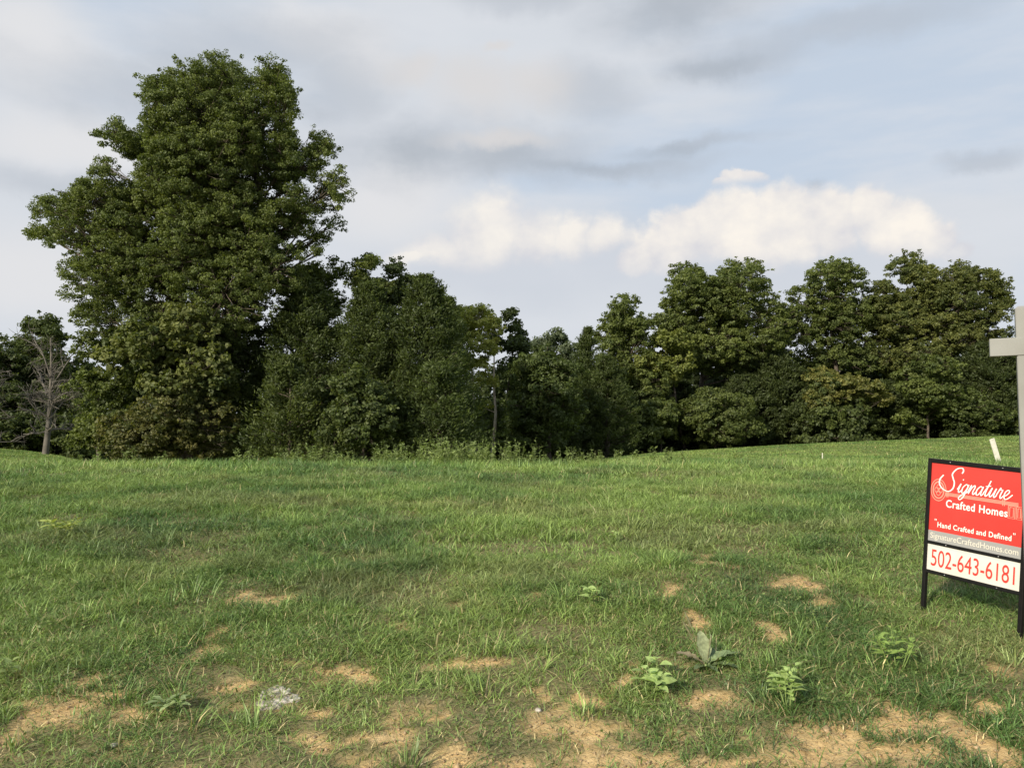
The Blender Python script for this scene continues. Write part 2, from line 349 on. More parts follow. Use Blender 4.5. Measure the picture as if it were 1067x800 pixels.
def grass_color(x, y, n, dry_bias=0.0):
    a = np.array([.096, .172, .044]); b = np.array([.215, .300, .080]); c = np.array([.052, .105, .036]); dry = np.array([.46, .38, .20]); tan = np.array([.27, .26, .12])
    f1 = fbm(x * .55, y * .35, 71, 4)[:, None]; f2 = fbm(x * 2.2, y * 1.8, 83, 3)[:, None]
    k = np.clip((f1 - .5) * 2.6 + (f2 - .5) * 1.4 + .45 + rng.normal(0, .2, (n, 1)), 0, 1)
    col = a * (1 - k) + b * k
    dk = sstep(.56, .72, fbm(x * 1.1 + 40, y * .8, 91, 3))[:, None] * .55; col = col * (1 - dk) + c * dk
    tw = sstep(.55, .7, fbm(x * .8 + 9, y * 1.4, 95, 3))[:, None] * .35; col = col * (1 - tw) + tan * tw
    r = rng.random((n, 1)); p = .025 + .09 * sstep(6.2, 3.8, y + (fbm(x * .9, y * .9, 19, 3) - .5) * 3)[:, None] + dry_bias
    col = np.where(r < p, dry * rng.uniform(.6, 1.2, (n, 1)), col)
    return col * rng.uniform(.6, 1.5, (n, 1)) * 1.06
parts = []
# near sward, clumped
for (n, per, y0, y1, spread, hh, ww, lv) in ((380000, 14, 2.2, 6.0, .030, .054, .0040, (0, .4, .75, 1)), (330000, 10, 6.0, 11.5, .045, .066, .0062, (0, .5, 1)), (300000, 8, 11.5, 20.5, .07, .078, .011, (0, .55, 1)), (90000, 6, 20.5, 34, .10, .08, .022, (0, 1))):
    x, y, hv, tr = tuft_scatter(n, per, y0, y1, spread)
    bare = bare_mask(x, y); patch = fbm(x * 1.7, y * 1.7, 61, 3)
    keep = rng.random(len(x)) < (1 - .95 * bare) * (.45 + .9 * sstep(.32, .6, patch)) * (1 - .45 * sstep(5.2, 3.6, y) * sstep(.6, .35, fbm(x * 3.2, y * 3.2, 64, 3))) ; x, y, hv, tr, bare, patch = x[keep], y[keep], hv[keep], tr[keep], bare[keep], patch[keep]
    n_ = len(x); worn = sstep(7.5, 4.2, y + (fbm(x * .6, y * .6, 15, 2) - .5) * 4)
    h = hh * hv * rng.uniform(.5, 1.35, n_) * (1 - .55 * bare) * (.75 + .45 * sstep(.3, .7, patch)) * (1 - .2 * worn)
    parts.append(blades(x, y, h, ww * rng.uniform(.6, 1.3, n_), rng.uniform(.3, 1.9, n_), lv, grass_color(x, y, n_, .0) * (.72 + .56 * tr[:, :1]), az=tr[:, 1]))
    parts[-1] = (parts[-1][0], parts[-1][1], parts[-1][2])
def join(parts):
    V, F, C, n = [], [], [], 0
    for v, f, c in parts: V.append(v); F.append(f + n); C.append(c); n += len(v)
    return np.concatenate(V), np.concatenate(F), np.concatenate(C)
# taller scattered tussocks
x, y, hv, tr = tuft_scatter(22000, 26, 2.4, 12, .035); k = (rng.random(len(x)) < (1 - .9 * bare_mask(x, y))); x, y, hv, tr = x[k], y[k], hv[k], tr[k]
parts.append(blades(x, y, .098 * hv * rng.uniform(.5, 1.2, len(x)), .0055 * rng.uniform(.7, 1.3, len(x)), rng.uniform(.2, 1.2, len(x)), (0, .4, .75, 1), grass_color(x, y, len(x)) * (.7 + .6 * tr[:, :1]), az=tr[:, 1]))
# rank grass along the brow of the rise
x = rng.uniform(-14, 14, 26000); y = rng.uniform(14.5, 19.5, 26000)
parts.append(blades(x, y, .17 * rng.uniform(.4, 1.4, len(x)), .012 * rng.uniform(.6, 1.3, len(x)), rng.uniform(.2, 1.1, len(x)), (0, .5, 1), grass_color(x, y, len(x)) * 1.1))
for (s0, s1, n) in ((.02, .78, 150000), (-.80, -.46, 60000)):
    y = np.sqrt(rng.uniform(19 ** 2, 62 ** 2, n)); x = rng.uniform(s0, s1, n) * y
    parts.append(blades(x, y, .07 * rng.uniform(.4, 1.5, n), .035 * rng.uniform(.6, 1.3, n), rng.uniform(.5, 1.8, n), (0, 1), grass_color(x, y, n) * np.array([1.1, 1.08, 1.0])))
V, F, C = join(parts)
o = link('meadow_grass', new_mesh('meadow_grass', V, [F], C), M_grass); tag(o, 'rough green grass growing over the whole rise', 'grass', kind='stuff')
# dead thatch lying flat
x, y = scatter(150000, 2.2, 9.5); n_ = len(x)
keep = rng.random(n_) < .35 + .55 * sstep(.45, .7, fbm(x * 1.3, y * 1.3, 25, 3)); x, y = x[keep], y[keep]; n_ = len(x)
V, F, C = join([blades(x, y, rng.uniform(.008, .03, n_), .0032 * rng.uniform(.6, 1.3, n_), rng.uniform(2.0, 4.5, n_), (0, .5, 1), np.array([.50, .41, .23]) * rng.uniform(.5, 1.25, (n_, 1)), droop=.6)])
tag(link('dead_straw_litter', new_mesh('dead_straw_litter', V, [F], C), M_grass), 'dry straw coloured litter lying between the grass clumps', 'straw', kind='stuff')

def leaf_quads(pos, nrm, size, aspect, col, dirv=None, fold=.12):
    n = len(pos); nrm = nrm / (np.linalg.norm(nrm, axis=1)[:, None] + 1e-9)
    r = rng.normal(size=(n, 3)) if dirv is None else dirv
    u = r - (r * nrm).sum(1)[:, None] * nrm; u /= np.linalg.norm(u, axis=1)[:, None] + 1e-9; v = np.cross(nrm, u)
    L_ = size[:, None] * .5; W_ = L_ * aspect
    a = pos - u * L_; b = pos + v * W_ + nrm * L_ * fold - u * L_ * .1; c = pos + u * L_ - nrm * L_ * fold; d = pos - v * W_ + nrm * L_ * fold - u * L_ * .1
    V = np.stack([a, b, c, d], 1).reshape(-1, 3); F = np.arange(4 * n).reshape(-1, 4); return V, F, np.repeat(col, 4, 0)
# clover and small broad leaves woven through the turf
x, y = scatter(110000, 2.3, 12); cm = sstep(.44, .6, fbm(x * 1.2 + 3, y * 1.2, 77, 3) + .10 * sstep(-.1, -.4, x / y)); k = rng.random(len(x)) < cm * (1 - bare_mask(x, y)); x, y = x[k], y[k]; n_ = len(x)
pos = np.stack([x, y, ground_z(x, y) + rng.uniform(.015, .075, n_)], -1); nr = np.array([0, 0, 1.0]) + rng.normal(0, .45, (n_, 3))
V, F, C = leaf_quads(pos, nr, rng.uniform(.010, .020, n_), .75, np.array([.15, .205, .055]) * rng.uniform(.6, 1.3, (n_, 1)))
tag(link('clover_leaves', new_mesh('clover_leaves', V, [F], C), M_weed), 'low clover leaves spreading through the turf', 'clover', kind='stuff')
# crumbs of clay on the worn patches
x, y = scatter(60000, 2.2, 8); k = rng.random(len(x)) < bare_mask(x, y) * .8 + .02; x, y = x[k], y[k]; n_ = len(x); r = rng.gamma(2.0, .0022, n_) + .0015
oc = np.array([[1, 0, 0], [0, 1, 0], [-1, 0, 0], [0, -1, 0], [0, 0, .8], [0, 0, -.8]]); of = np.array([[0, 1, 4], [1, 2, 4], [2, 3, 4], [3, 0, 4], [1, 0, 5], [2, 1, 5], [3, 2, 5], [0, 3, 5]])
V = (np.stack([x, y, ground_z(x, y) - .008], -1)[:, None] + oc[None] * r[:, None, None] * rng.uniform(.6, 1.4, (n_, 6, 1))).reshape(-1, 3)
F = (np.arange(n_)[:, None, None] * 6 + of[None]).reshape(-1, 3); C = np.repeat(np.array([.42, .30, .17]) * rng.uniform(.6, 1.25, (n_, 1)), 6, 0)
tag(link('clay_crumbs', new_mesh('clay_crumbs', V, [F], C), M_grass), 'small crumbs of orange clay on the worn patches', 'soil crumbs', kind='stuff')

# ------------------------------------------------------------------ trees
def crown_points(lobes, clump, per, rnd, keep_low=.35, inner=.22, spread=1.0, drop=0.0, cover=.85):
    P, Nn, T, CC = [], [], [], []
    for li, (c, r) in enumerate(lobes):
        a, b, cc = r; area = 4 * math.pi * (((a * b) ** 1.6 + (a * cc) ** 1.6 + (b * cc) ** 1.6) / 3) ** (1 / 1.6)
        n = max(4, int(area / (clump * clump) * cover)); d = rnd.normal(size=(n, 3)); d /= np.linalg.norm(d, axis=1)[:, None]
        d = d[(d[:, 2] > -.3) | (rnd.random(n) < keep_low)]; n = len(d)
        fr = np.where(rnd.random(n) < inner, rnd.uniform(.25, .7, n), rnd.uniform(.72, 1.06, n)); fr = fr + (rnd.random(n) < .2) * rnd.uniform(.03, .34, n)
        ctr = c + d * np.array(r) * fr[:, None]
        rc = clump * rnd.uniform(.32, .95, n) * spread * np.where(fr > 1.02, .6, 1); k = np.maximum(3, (per * (rc / clump) ** 1.6 * 2.0 * rnd.uniform(.6, 1.3, n)).astype(int))
        idx = np.repeat(np.arange(n), k); q = rnd.normal(size=(len(idx), 3)); q /= np.linalg.norm(q, axis=1)[:, None]; q *= rnd.random((len(idx), 1)) ** .45
        pos = ctr[idx] + q * rc[idx, None] * np.array([1, 1, .62]); pos[:, 2] -= drop * rc[idx] * (q[:, 0] ** 2 + q[:, 1] ** 2)
        nr = d[idx] * .45 + q * .5 + np.array([0, 0, .32]) + rnd.normal(0, .6, (len(idx), 3))
        P.append(pos); Nn.append(nr); T.append((rnd.normal(0, .5, n) + rnd.normal(0, .35) + .35 * d[:, 2] * 0)[idx]); CC.append(ctr)
    return np.concatenate(P), np.concatenate(Nn), np.concatenate(T), CC
LEAF_GAIN = np.array([1.20, 1.26, 1.04])
def tint(T, rnd, base, light, var=.22):
    k = np.clip(.42 + T * .35 + rnd.normal(0, .16, len(T)), 0, 1)[:, None]; base, light = np.array(base) * LEAF_GAIN, np.array(light) * LEAF_GAIN
    return (base * (1 - k) + light * k) * rnd.uniform(1 - var, 1 + var, (len(T), 1))
def make_tree(name, label, px, Y, lobes_px, base=(.05, .07, .02), light=(.11, .14, .04), leaf=.16, aspect=.62, clump=.55, per=50, depth=.55, seed=1, trunk_r=.25, bark=None,
              stems=((0, 0),), trunk_top=None, category='tree', group=None, inner=.22, twigs=True, extra_depth=True, sparse=False, trunk_lean=None, drop=0.0, low=.72, fill=True, jitter=.09, cover=.85, wobble=.012):
    global rng
    rnd = np.random.default_rng(seed); rng_keep = rng; rng = rnd; bark = bark or M_bark
    b = at(px, 478, Y); gz = float(ground_z(b[0], Y)); root = empty(name, (b[0], Y, gz)); tag(root, label, category, group); org = np.array([b[0], Y, gz]); s = Y / FPX
    xs = [l[0] for l in lobes_px]; cxp = (min(xs) + max(xs)) / 2; W = max(max(l[0] + l[2] for l in lobes_px) - cxp, cxp - min(l[0] - l[2] for l in lobes_px))
    lobes = []
    for (lx, ly, rx, rz) in lobes_px:
        rz = rz if rz > .85 * rx else rz * .6 + .4 * min(rx, rz * 1.9)
        D = depth * W * s * math.sqrt(max(0, 1 - ((lx - cxp) / W) ** 2)); c = at(lx, ly, Y) - org; c[1] = 0
        r = (rx * s, (rx + rz) * .5 * s * 1.1, rz * s)
        offs = [rnd.uniform(-.25, .25) * D] if not extra_depth or D < r[1] * .8 else [-.72 * D + rnd.normal(0, .12) * D, .6 * D]
        for j, dy in enumerate(offs):
            k = 1 + dy / Y; cc = np.array([(c[0] + org[0]) * k - org[0], dy, (c[2] + gz - CAMZ) * k + CAMZ - gz]) + rnd.normal(0, .1, 3) + rnd.normal(0, jitter, 3) * r[0] * 2
            sh = clump * .42; lobes.append((cc, tuple(max(q - sh, q * .55) for q in r)))
    nl = len(lobes)
    if fill:
        for (c, r) in list(lobes):
            sx = min((q[0] + q[1] * np.clip(c[2] / 12, 0, 1) for q in stems), key=lambda q: abs(q - c[0])); v = np.array([sx, 0, c[2] - .9 * abs(c[0] - sx) * .6]) - c; d = np.linalg.norm(v)
            if d > 1.15 * r[0]: lobes.append((c + v * rnd.uniform(.38, .55) + rnd.normal(0, .2, 3), tuple(q * rnd.uniform(.62, .85) for q in r)))
    P, Nn, T, CC = crown_points(lobes, clump, per, rnd, inner=inner, drop=drop, keep_low=low, cover=cover)
    ok = P[:, 2] > .05; P, Nn, T = P[ok], Nn[ok], T[ok]
    V, F, C = leaf_quads(P, Nn, leaf * rnd.uniform(.6, 1.3, len(P)), aspect, tint(T, rnd, base, light))
    link('crown', new_mesh('crown', V, [F], C), M_leaf, root)
    tb = Tubes(); tops = max(l[0][2] for l in lobes); tz = tops * .86 if trunk_top is None else trunk_top
    spines = []
    for (sx, lean) in stems:
        p0 = np.array([sx, rnd.uniform(-.2, .2) * (len(stems) > 1), -.3]); p1 = np.array([sx + lean, rnd.uniform(-.3, .3), tz]); n = 9
        sp = bezier(p0, p1, np.array([rnd.normal(0, .02) * tz, rnd.normal(0, .02) * tz, 0]), n); sp[1:-1, :2] += rnd.normal(0, wobble * tz, (n - 2, 2))
        rr = trunk_r * (1 - np.linspace(0, 1, n) ** 1.1 * .86); rr[0] *= 1.35; tb.add(sp, rr, 9); spines.append((sp, rr))
    for (c, r), ctr in list(zip(lobes, CC))[:nl]:
        sp, rr = min(spines, key=lambda q: abs(q[0][-1][0] - c[0]) + abs(q[0][0][0] - c[0])); zt = c[2] - .35 * np.linalg.norm(c[:2] - sp[0][:2]) - r[2] * .4
        i = int(np.clip(np.searchsorted(sp[:, 2], max(zt, tops * .12)), 1, len(sp) - 1)); f = np.clip((zt - sp[i - 1, 2]) / (sp[i, 2] - sp[i - 1, 2]), 0, 1); a = sp[i - 1] + (sp[i] - sp[i - 1]) * f
        tip = c + np.array([0, 0, r[2] * .15]); d = np.linalg.norm(tip - a); br = min(rr[i] * .5, .011 * d + .025)
        tb.add(bezier(a, tip, np.array([rnd.normal(0, .04), rnd.normal(0, .04), -.05]) * d, 7), np.linspace(br, br * .3, 7), 6)
        if twigs:
            for k in rnd.permutation(len(ctr))[:max(3, int(len(ctr) * .4))]:
                d2 = ctr[k] - c; st = a + (tip - a) * rnd.uniform(.55, 1.0); tb.add(bezier(st, ctr[k], rnd.normal(0, .05, 3) * np.linalg.norm(d2), 4), np.linspace(br * .32, .012, 4), 4)
    link('trunk', tb.mesh('trunk'), bark, root); rng = rng_keep; return root
def make_cedar(name, label, px, top_py, Y, half_px, seed, base=(.036, .050, .017), light=(.085, .105, .030), base_py=None, category='cedar', group=None, power=.72, leaf=.15):
    global rng
    rnd = np.random.default_rng(seed); keep = rng; rng = rnd
    b = at(px, 478, Y); gz = float(ground_z(b[0], Y)); root = empty(name, (b[0], Y, gz)); tag(root, label, category, group); s = Y / FPX
    H = at(px, top_py, Y)[2] - gz; R = half_px * s
    n = int(H * R * 30); t = rnd.random(n) ** .8; t = 1 - (1 - t) ** 1.0; t = np.clip(t, 0.02, 1)
    th = rnd.uniform(0, 2 * math.pi, n); prof = R * (1 - t) ** power * (1 + .22 * np.sin(th * 5 + t * 9) * 1) * np.clip(t * 9, .6, 1)
    fr = np.where(rnd.random(n) < .3, rnd.uniform(.3, .8, n), rnd.uniform(.8, 1.12, n)) * prof * np.where(rnd.random(n) < .12, rnd.uniform(1.05, 1.35, n), 1); ctr = np.stack([np.cos(th) * fr, np.sin(th) * fr, t * H], -1); ctr[:, 2] += fr * .18
    k = rnd.integers(50, 110, n); idx = np.repeat(np.arange(n), k); out = np.stack([np.cos(th), np.sin(th), .75 + 0 * th], -1)
    rc = rnd.uniform(.22, .5, n) * (.5 + .5 * np.minimum(1, (1 - t) * 3)); q = rnd.normal(size=(len(idx), 3)) * .5
    along = rnd.uniform(-1, 1, (len(idx), 1)); pos = ctr[idx] + out[idx] * along * rc[idx, None] * .8 + q * rc[idx, None] * np.array([.8, .8, .55])
    nr = rnd.normal(size=(len(idx), 3)) + np.array([0, 0, .5]); dv = out[idx] + rnd.normal(0, .45, (len(idx), 3))
    T = rnd.normal(0, .5, n)[idx]; ok = pos[:, 2] > .02
    V, F, C = leaf_quads(pos[ok], nr[ok], leaf * rnd.uniform(.6, 1.5, ok.sum()), .30, tint(T[ok], rnd, base, light), dv[ok])
    link('crown', new_mesh('crown', V, [F], C), M_leaf, root)
    tb = Tubes(); tb.add(bezier(np.array([0, 0, -.3]), np.array([0, 0, H * .97]), np.array([.1, 0, 0]), 8), np.linspace(.035 * H * .6 + .05, .015, 8), 8)
    for j in rnd.permutation(n)[:int(n * .25)]:
        z0 = max(.2, ctr[j, 2] - .35 * np.linalg.norm(ctr[j, :2])); tb.add(bezier(np.array([0, 0, z0]), ctr[j], np.zeros(3), 4), np.linspace(.035, .01, 4), 4)
    link('trunk', tb.mesh('trunk'), M_bark, root); rng = keep; return root

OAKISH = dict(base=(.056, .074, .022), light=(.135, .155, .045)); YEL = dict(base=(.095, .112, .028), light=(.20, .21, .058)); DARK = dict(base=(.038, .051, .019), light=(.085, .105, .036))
make_tree('broadleaf_tree', 'tallest tree of all, huge wide spreading green crown above the shrubs at the left', 215, 38,
    [(200, 88, 30, 26), (232, 80, 26, 22), (284, 83, 20, 26), (172, 104, 26, 26), (255, 112, 40, 32), (298, 112, 16, 26), (215, 132, 48, 34), (160, 128, 20, 14),
     (124, 146, 24, 12), (150, 152, 26, 14), (176, 165, 30, 24), (112, 180, 16, 16), (62, 216, 32, 13), (98, 212, 34, 18), (44, 240, 20, 8), (128, 225, 34, 22), (150, 205, 24, 14), (80, 244, 30, 16), (215, 185, 50, 32), (262, 170, 38, 24),
     (210, 240, 50, 36), (255, 250, 36, 26), (336, 158, 18, 22), (347, 198, 18, 24), (322, 180, 20, 22), (350, 236, 12, 13), (318, 232, 16, 12), (330, 262, 0.1 + 6, 5), (300, 170, 20, 22), (302, 205, 20, 12), (300, 238, 22, 16), (325, 215, 16, 10), (285, 220, 18, 12), (334, 246, 14, 10), (100, 200, 22, 14), (165, 188, 26, 20), (185, 218, 32, 26), (255, 212, 34, 24), (232, 228, 36, 22), (130, 205, 20, 12), (190, 160, 30, 22), (240, 150, 34, 24), (295, 150, 16, 22), (120, 262, 30, 20), (185, 275, 40, 28),
     (100, 288, 34, 22), (140, 270, 36, 26), (160, 320, 42, 30), (230, 300, 50, 38), (290, 285, 34, 30), (100, 330, 26, 22), (225, 350, 44, 30)],
    leaf=.098, clump=.38, per=76, cover=.72, jitter=.055, depth=.5, seed=11, trunk_r=.42, stems=((-.6, -1.8), (0, .6), (.5, 2.2)), **OAKISH)
make_tree('understory_tree', 'light leaved understory tree with reddish tinged leaves low in front of the tallest tree', 175, 34.5,
    [(150, 350, 36, 20), (190, 345, 36, 22), (215, 375, 32, 26), (150, 385, 42, 26), (190, 410, 38, 26), (235, 400, 22, 24), (120, 365, 26, 20)],
    base=(.055, .072, .022), light=(.16, .165, .06), leaf=.19, clump=.42, per=42, depth=.4, seed=12, trunk_r=.10)
make_tree('hedgerow_shrub', 'bushy shrub at the left foot of the tallest tree, beside the open lawn', 100, 35.5,
    [(98, 372, 26, 26), (95, 410, 26, 26), (112, 440, 34, 24), (90, 452, 22, 22), (120, 405, 28, 24)], leaf=.14, clump=.40, per=50, depth=.5, seed=13, trunk_r=.08, category='shrub', **OAKISH)
make_tree('hedgerow_shrub', 'shrub with a few rusty leaves under the tallest tree, centre of its foot', 165, 33.8,
    [(140, 440, 34, 22), (175, 448, 34, 22), (210, 440, 36, 26), (150, 462, 44, 18), (200, 466, 44, 16)], base=(.048, .062, .020), light=(.14, .125, .048), leaf=.13, clump=.36, per=46, depth=.4, seed=14, trunk_r=.06, category='shrub')
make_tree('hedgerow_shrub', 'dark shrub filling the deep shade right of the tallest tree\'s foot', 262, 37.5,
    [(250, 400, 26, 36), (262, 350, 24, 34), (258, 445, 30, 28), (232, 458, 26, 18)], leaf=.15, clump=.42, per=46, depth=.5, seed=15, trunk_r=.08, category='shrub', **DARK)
# the dark clump in the middle left
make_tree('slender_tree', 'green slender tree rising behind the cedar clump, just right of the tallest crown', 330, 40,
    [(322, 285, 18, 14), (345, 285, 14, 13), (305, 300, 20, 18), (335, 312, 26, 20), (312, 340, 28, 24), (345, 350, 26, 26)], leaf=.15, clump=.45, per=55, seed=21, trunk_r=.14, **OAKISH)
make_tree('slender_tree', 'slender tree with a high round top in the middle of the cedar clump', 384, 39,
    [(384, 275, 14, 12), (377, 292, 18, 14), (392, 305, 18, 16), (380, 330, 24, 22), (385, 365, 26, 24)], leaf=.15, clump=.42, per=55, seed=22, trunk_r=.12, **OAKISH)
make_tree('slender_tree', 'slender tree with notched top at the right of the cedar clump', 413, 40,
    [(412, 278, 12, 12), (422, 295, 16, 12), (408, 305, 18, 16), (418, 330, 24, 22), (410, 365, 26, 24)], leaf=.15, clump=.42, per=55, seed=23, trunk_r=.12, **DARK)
make_cedar('cedar_tree', 'broad cedar at the right end of the dark clump, beside the pale trunked tree', 443, 288, 36, 56, 31, power=.62)
make_cedar('cedar_tree', 'cedar with a sloping right shoulder behind the clump', 468, 312, 40, 32, 32)
make_cedar('cedar_tree', 'wide dark cedar in the left half of the clump', 318, 292, 36.5, 62, 33, power=.6)
make_cedar('cedar_tree', 'tall dark cedar filling the centre of the clump', 385, 296, 36, 55, 34, power=.6)
make_cedar('cedar_tree', 'shorter bright tipped cedar in front of the clump, left of the small tree', 300, 372, 33, 38, 35, light=(.11, .13, .038), power=.55)
make_tree('understory_tree', 'small broadleaf tree with thin pale top standing in front of the cedars', 378, 32.5,
    [(376, 388, 14, 12), (368, 405, 22, 14), (392, 405, 20, 14), (360, 430, 26, 18), (400, 425, 26, 18), (380, 445, 36, 22), (350, 455, 22, 18), (345, 400, 10, 12)], leaf=.14, clump=.36, per=42, seed=41, trunk_r=.07, base=(.046, .062, .020), light=(.12, .14, .045))
make_cedar('cedar_tree', 'low spreading cedar at the right foot of the clump', 455, 380, 33.5, 45, 36, light=(.09, .115, .034), power=.5)
# centre
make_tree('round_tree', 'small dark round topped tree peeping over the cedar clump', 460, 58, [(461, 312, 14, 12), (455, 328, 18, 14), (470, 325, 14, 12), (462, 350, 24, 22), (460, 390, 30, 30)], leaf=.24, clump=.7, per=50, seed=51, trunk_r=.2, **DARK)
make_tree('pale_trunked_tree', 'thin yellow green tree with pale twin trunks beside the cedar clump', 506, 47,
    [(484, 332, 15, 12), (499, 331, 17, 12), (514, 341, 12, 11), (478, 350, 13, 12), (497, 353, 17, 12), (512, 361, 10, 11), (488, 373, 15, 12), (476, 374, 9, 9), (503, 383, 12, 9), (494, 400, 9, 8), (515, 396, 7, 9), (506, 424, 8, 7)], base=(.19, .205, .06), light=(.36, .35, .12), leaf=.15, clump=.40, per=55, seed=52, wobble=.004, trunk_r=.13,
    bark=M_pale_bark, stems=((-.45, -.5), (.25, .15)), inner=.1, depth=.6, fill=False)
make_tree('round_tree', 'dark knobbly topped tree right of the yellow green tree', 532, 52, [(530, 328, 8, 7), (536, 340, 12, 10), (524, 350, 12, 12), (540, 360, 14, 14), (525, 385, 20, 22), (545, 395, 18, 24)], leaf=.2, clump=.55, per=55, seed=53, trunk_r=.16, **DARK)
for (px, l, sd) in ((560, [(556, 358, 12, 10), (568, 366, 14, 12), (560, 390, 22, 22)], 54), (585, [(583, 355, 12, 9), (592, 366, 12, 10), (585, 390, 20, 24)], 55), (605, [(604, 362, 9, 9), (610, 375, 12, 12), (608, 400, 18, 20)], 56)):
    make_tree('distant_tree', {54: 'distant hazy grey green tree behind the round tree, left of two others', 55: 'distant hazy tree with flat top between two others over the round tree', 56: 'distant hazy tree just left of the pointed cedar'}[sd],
        px, 95, l, base=(.085, .105, .07), light=(.15, .17, .12), leaf=.34, clump=.9, per=50, seed=sd, trunk_r=.2)  # distance haze is put into these paler, greyer leaf colours
make_tree('round_tree', 'dark green dense round crowned tree in the dip at the middle', 572, 46,
    [(570, 378, 22, 14), (548, 392, 22, 16), (592, 392, 20, 18), (568, 405, 34, 22), (540, 425, 24, 24), (590, 430, 26, 26), (565, 448, 36, 24)], leaf=.17, clump=.5, per=60, seed=57, trunk_r=.15, base=(.042, .056, .018), light=(.095, .12, .035))
make_cedar('cedar_tree', 'narrow pointed cedar rising right of the round crowned tree', 613, 342, 52, 26, 58, power=.75)
make_cedar('cedar_tree', 'wider dark cedar at the foot of the pointed one', 632, 372, 50, 36, 59)
# right hand row
make_tree('field_edge_tree', 'leftmost tall tree of the right hand row, with a lumpy sloping left side', 655, 58,
    [(655, 322, 16, 12), (640, 338, 18, 12), (668, 338, 16, 12), (632, 355, 18, 12), (658, 358, 24, 14), (645, 382, 26, 16), (672, 395, 24, 18), (655, 420, 36, 22), (635, 405, 24, 22)], leaf=.17, clump=.46, per=56, cover=.72, seed=61, trunk_r=.2, **OAKISH)
make_tree('field_edge_tree', 'broad green double topped tree with a bare trunk showing low down', 733, 62,
    [(722, 296, 24, 17), (748, 300, 22, 17), (776, 296, 28, 20), (702, 318, 16, 13), (735, 325, 32, 18), (775, 328, 30, 20), (803, 318, 14, 16), (712, 345, 26, 16), (755, 355, 32, 18), (795, 352, 24, 18), (730, 375, 30, 16), (772, 378, 20, 12), (812, 338, 20, 20), (692, 338, 18, 16), (805, 365, 20, 16)],
    leaf=.17, clump=.50, per=60, cover=.72, seed=62, trunk_r=.30, trunk_top=9.5, **OAKISH)
make_tree('field_edge_tree', 'yellower leaning tree with a curved bare limb, left of the broad double topped tree', 716, 58,
    [(690, 358, 20, 12), (676, 382, 20, 11), (700, 378, 20, 12), (664, 394, 10, 7), (710, 362, 14, 10)], leaf=.22, clump=.55, per=55, seed=63, trunk_r=.14, stems=((0, -1.0),), **YEL)
make_tree('understory_tree', 'low spreading tree with slightly lighter leaves beneath the broad double topped tree', 745, 56,
    [(738, 412, 24, 12), (764, 424, 22, 14), (728, 432, 24, 14), (752, 440, 30, 14), (775, 446, 22, 12), (735, 455, 30, 12)], leaf=.17, clump=.48, per=55, seed=64, trunk_r=.09, cover=.7, base=(.055, .072, .022), light=(.12, .138, .042))
make_tree('understory_tree', 'small green leafy tree low down, left of the broad tree\'s trunk', 688, 55,
    [(690, 428, 22, 12), (672, 436, 20, 12), (700, 440, 20, 12), (680, 450, 26, 10)], leaf=.2, clump=.5, per=50, seed=65, trunk_r=.08, **OAKISH)
make_tree('field_edge_tree', 'airy tree with sky showing under its left side, between the two broadest of the row', 866, 64,
    [(868, 288, 26, 13), (892, 295, 14, 14), (845, 297, 12, 10), (828, 306, 9, 12), (872, 310, 30, 14), (838, 322, 14, 9), (890, 325, 20, 14), (862, 335, 20, 12), (878, 340, 28, 15), (895, 352, 26, 14), (855, 362, 34, 13), (830, 350, 18, 14), (885, 378, 32, 14), (905, 320, 16, 20), (824, 334, 15, 16), (845, 388, 22, 12)],
    leaf=.17, clump=.48, per=54, cover=.66, seed=66, trunk_r=.26, inner=.15, depth=.4, **OAKISH)
make_tree('understory_tree', 'yellowish low tree with spreading tiers under the airy tree', 872, 58,
    [(855, 398, 20, 9), (880, 400, 24, 9), (900, 404, 20, 9), (865, 412, 26, 9), (852, 424, 14, 9), (915, 412, 12, 8)], leaf=.2, clump=.45, per=45, seed=67, trunk_r=.1, base=(.08, .09, .026), light=(.20, .18, .058))
make_tree('field_edge_tree', 'large tree with olive tinged crown and two rounded tops near the right end', 950, 65,
    [(938, 282, 20, 14), (955, 290, 18, 14), (922, 300, 14, 14), (928, 318, 22, 14), (955, 315, 24, 16), (985, 312, 20, 18), (940, 342, 28, 16), (970, 345, 26, 16), (918, 345, 20, 18), (955, 365, 32, 14), (914, 325, 16, 18), (976, 303, 14, 14), (925, 372, 20, 14)],
    leaf=.17, clump=.48, per=56, cover=.70, seed=68, trunk_r=.28, inner=.15, base=(.060, .076, .024), light=(.155, .158, .048))
make_tree('field_edge_tree', 'rightmost large tree of the row, its rounded top reaching out beside the post', 1005, 64,
    [(1000, 290, 22, 14), (1022, 293, 20, 14), (1042, 298, 12, 13), (985, 302, 14, 13), (1010, 315, 28, 16), (1038, 322, 16, 16), (995, 338, 24, 14), (1025, 345, 24, 14), (1045, 350, 14, 14), (1008, 362, 26, 10)],
    leaf=.17, clump=.48, per=56, cover=.70, seed=69, trunk_r=.28, stems=((-.4, -1.0), (.5, 1.6)), inner=.15, base=(.058, .073, .023), light=(.145, .148, .046))
make_tree('understory_tree', 'green low tree with layered boughs under the olive tinged tree', 968, 58,
    [(965, 382, 24, 10), (985, 392, 22, 10), (948, 396, 22, 10), (968, 405, 32, 12), (985, 428, 22, 7), (948, 432, 14, 7), (965, 420, 22, 9)], leaf=.2, clump=.5, per=48, seed=70, trunk_r=.1, base=(.054, .072, .022), light=(.14, .16, .046))
